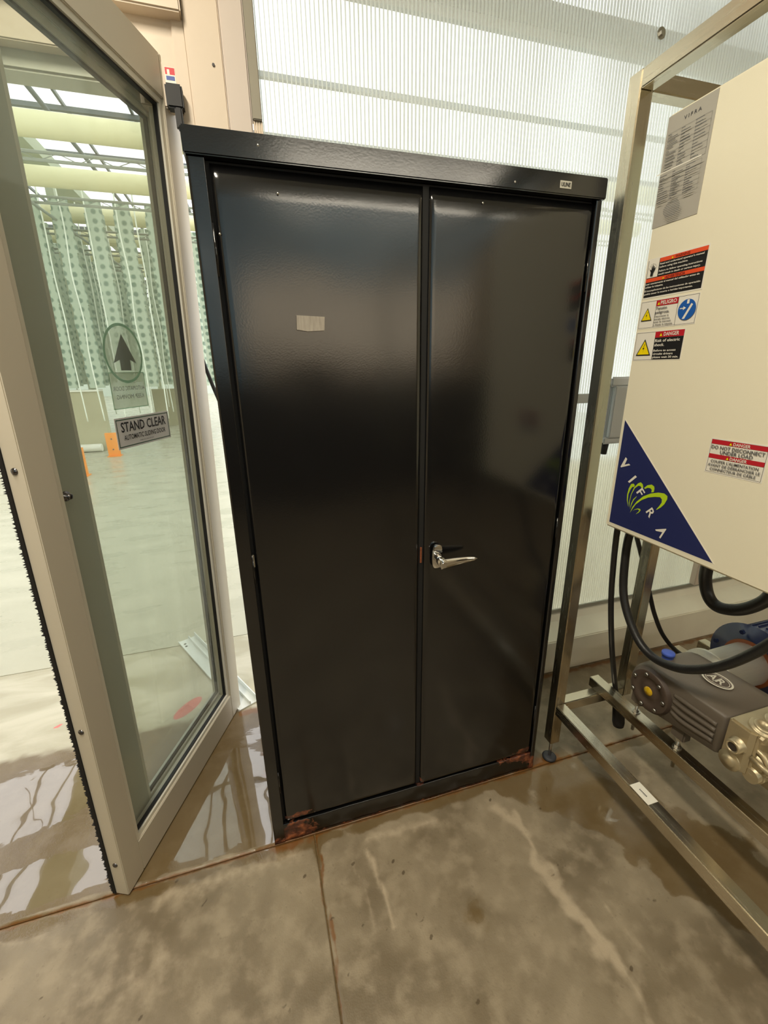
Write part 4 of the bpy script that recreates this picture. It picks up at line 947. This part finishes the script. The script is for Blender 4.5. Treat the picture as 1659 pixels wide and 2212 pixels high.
for ri, (yy, xs_, top) in enumerate(rows):
    x_ = xs_; j = 0
    while x_ < -.55 - ri * .12:
        if first is None:
            first = gp_mesh().build('growing_panel', M_gp); tag(first, lab, 'growing panel', 'pale green growing panels hanging in the greenhouse'); o = first
        else:
            o = first.copy(); COL.objects.link(o)
        o['label'] = 'tall pale green growing panel in the ' + ordr[ri] + ' hanging row behind the low beige wall'; o['group'] = 'growing panels of the ' + ordr[ri] + ' hanging row'
        o.location = (x_, yy, 0); o.rotation_euler = (0, 0, (j % 3 - 1) * .12); x_ += .47 - .05 * (j % 2); j += 1
    bar = MB(); bar.cyl((xs_ - .4, yy, 4.2), (-.3, yy, 4.2), .03, n=10); tag(bar.build('hanging_rail', M_truss), ['first', 'second', 'third', 'fourth', 'fifth'][ri] + ' steel rail back from the door from which growing panels hang', 'rail', 'rails that carry the growing panels')
# white drip lines hanging in front of the panels
fd = None
k_ = 0
for ri, yy in enumerate((8.10, 9.55, 11.1)):
    x_ = -6.0 - ri * .5
    while x_ < -.9:
        if fd is None:
            fd = MB().tube([(0, 0, 4.35), (.02, 0, 3.6), (-.015, 0, 2.9), (.02, 0, 2.2), (-.01, 0, 1.6), (.015, 0, .55)], .011, 6).build('drip_line', M_cordw)
            tag(fd, 'white drip line hanging in front of the pale green growing panels', 'tube', 'white drip lines hanging in the greenhouse'); o = fd
        else: o = fd.copy(); COL.objects.link(o)
        o['label'] = 'thin white drip line hanging before the ' + ordr[ri] + ' row of growing panels'; o['group'] = 'drip lines before the ' + ordr[ri] + ' row'
        o.location = (x_, yy, 0); o.rotation_euler = (0, 0, k_ * 1.3); x_ += .36 + .10 * ((k_ * 7) % 3 - 1); k_ += 1
# ducts, trusses and roof bars
ordn = ['nearest', 'second nearest', 'third nearest', 'fourth nearest', 'fifth nearest', 'sixth nearest']
for i, yy in enumerate((5.75, 7.3, 9.0, 10.5, 12.1, 13.8)):
    t = empty('air_duct', (0, yy, 4.1), 'cream air duct crossing the greenhouse, ' + ordn[i] + ' of six', 'duct', 'cream air ducts under the greenhouse roof'); q = Part(t)
    q.add(MB().cyl((-12, yy, 4.0), (8, yy, 4.0), .125, n=24, caps=False), 'tube', M_duct)
    b = MB()
    for z_ in (3.83, 3.75): b.cyl((-12, yy + .25, z_), (8, yy + .25, z_), .018, n=6)
    for k2 in range(50): b.cyl((-12 + k2 * .4, yy + .25, 3.75), (-11.8 + k2 * .4, yy + .25, 3.83), .005, n=5); b.cyl((-11.8 + k2 * .4, yy + .25, 3.83), (-11.6 + k2 * .4, yy + .25, 3.75), .005, n=5)
    q.add(b, 'truss', M_truss)
roof = empty('roof_frame', (0, 20, 5.2), kind='structure'); Rf = Part(roof)
for i, x_ in enumerate((-10.2, -6.6, -3.1)):
    Rf.add(MB().box(x_, x_ + .42, .8, 30, 4.62, 4.82), 'gutter', M_gutter)
for i in range(14):
    x_ = -12 + i * .9
    Rf.add(MB().box(x_, x_ + .035, .8, 30, 5.05, 5.1), 'glazing_bar', M_trussd)
for i in range(18):
    y_ = 1.6 + i * 1.55
    Rf.add(MB().box(-12, 9, y_, y_ + .07, 5.0, 5.06), 'purlin', M_trussd)
for x_ in (-4.6, -2.1, -.9): Rf.add(MB().cyl((x_, .8, 4.5), (x_ + .3, 16, 4.5), .03, n=8), 'tie_rod', M_trussd)
for x_ in (-3.0,):
    for y_ in (9.0, 16.0): Rf.add(MB().box(x_ + .1, x_ + .22, y_, y_ + .12, 0.0, 4.62), 'column', M_gutter)
Rf.add(MB().cyl((-2.9, 1.2, 3.72), (-2.3, 16, 3.72), .022, n=8), 'tie_rod', M_truss)
for x_ in (-2.2, -2.05, -1.85, -3.6): Rf.add(MB().cyl((x_, 4.8, 5.0), (x_ + .12, 4.8, 4.16), .008, n=5), 'hanger_wire', M_trussd)
tag(MB().box(-14, 10, 30, 30.1, 0, 4.6).build('wall_far', mat('far_pale_wall', srgb(206, 214, 204), .6, vary=.06, vscale=1)), kind='structure')
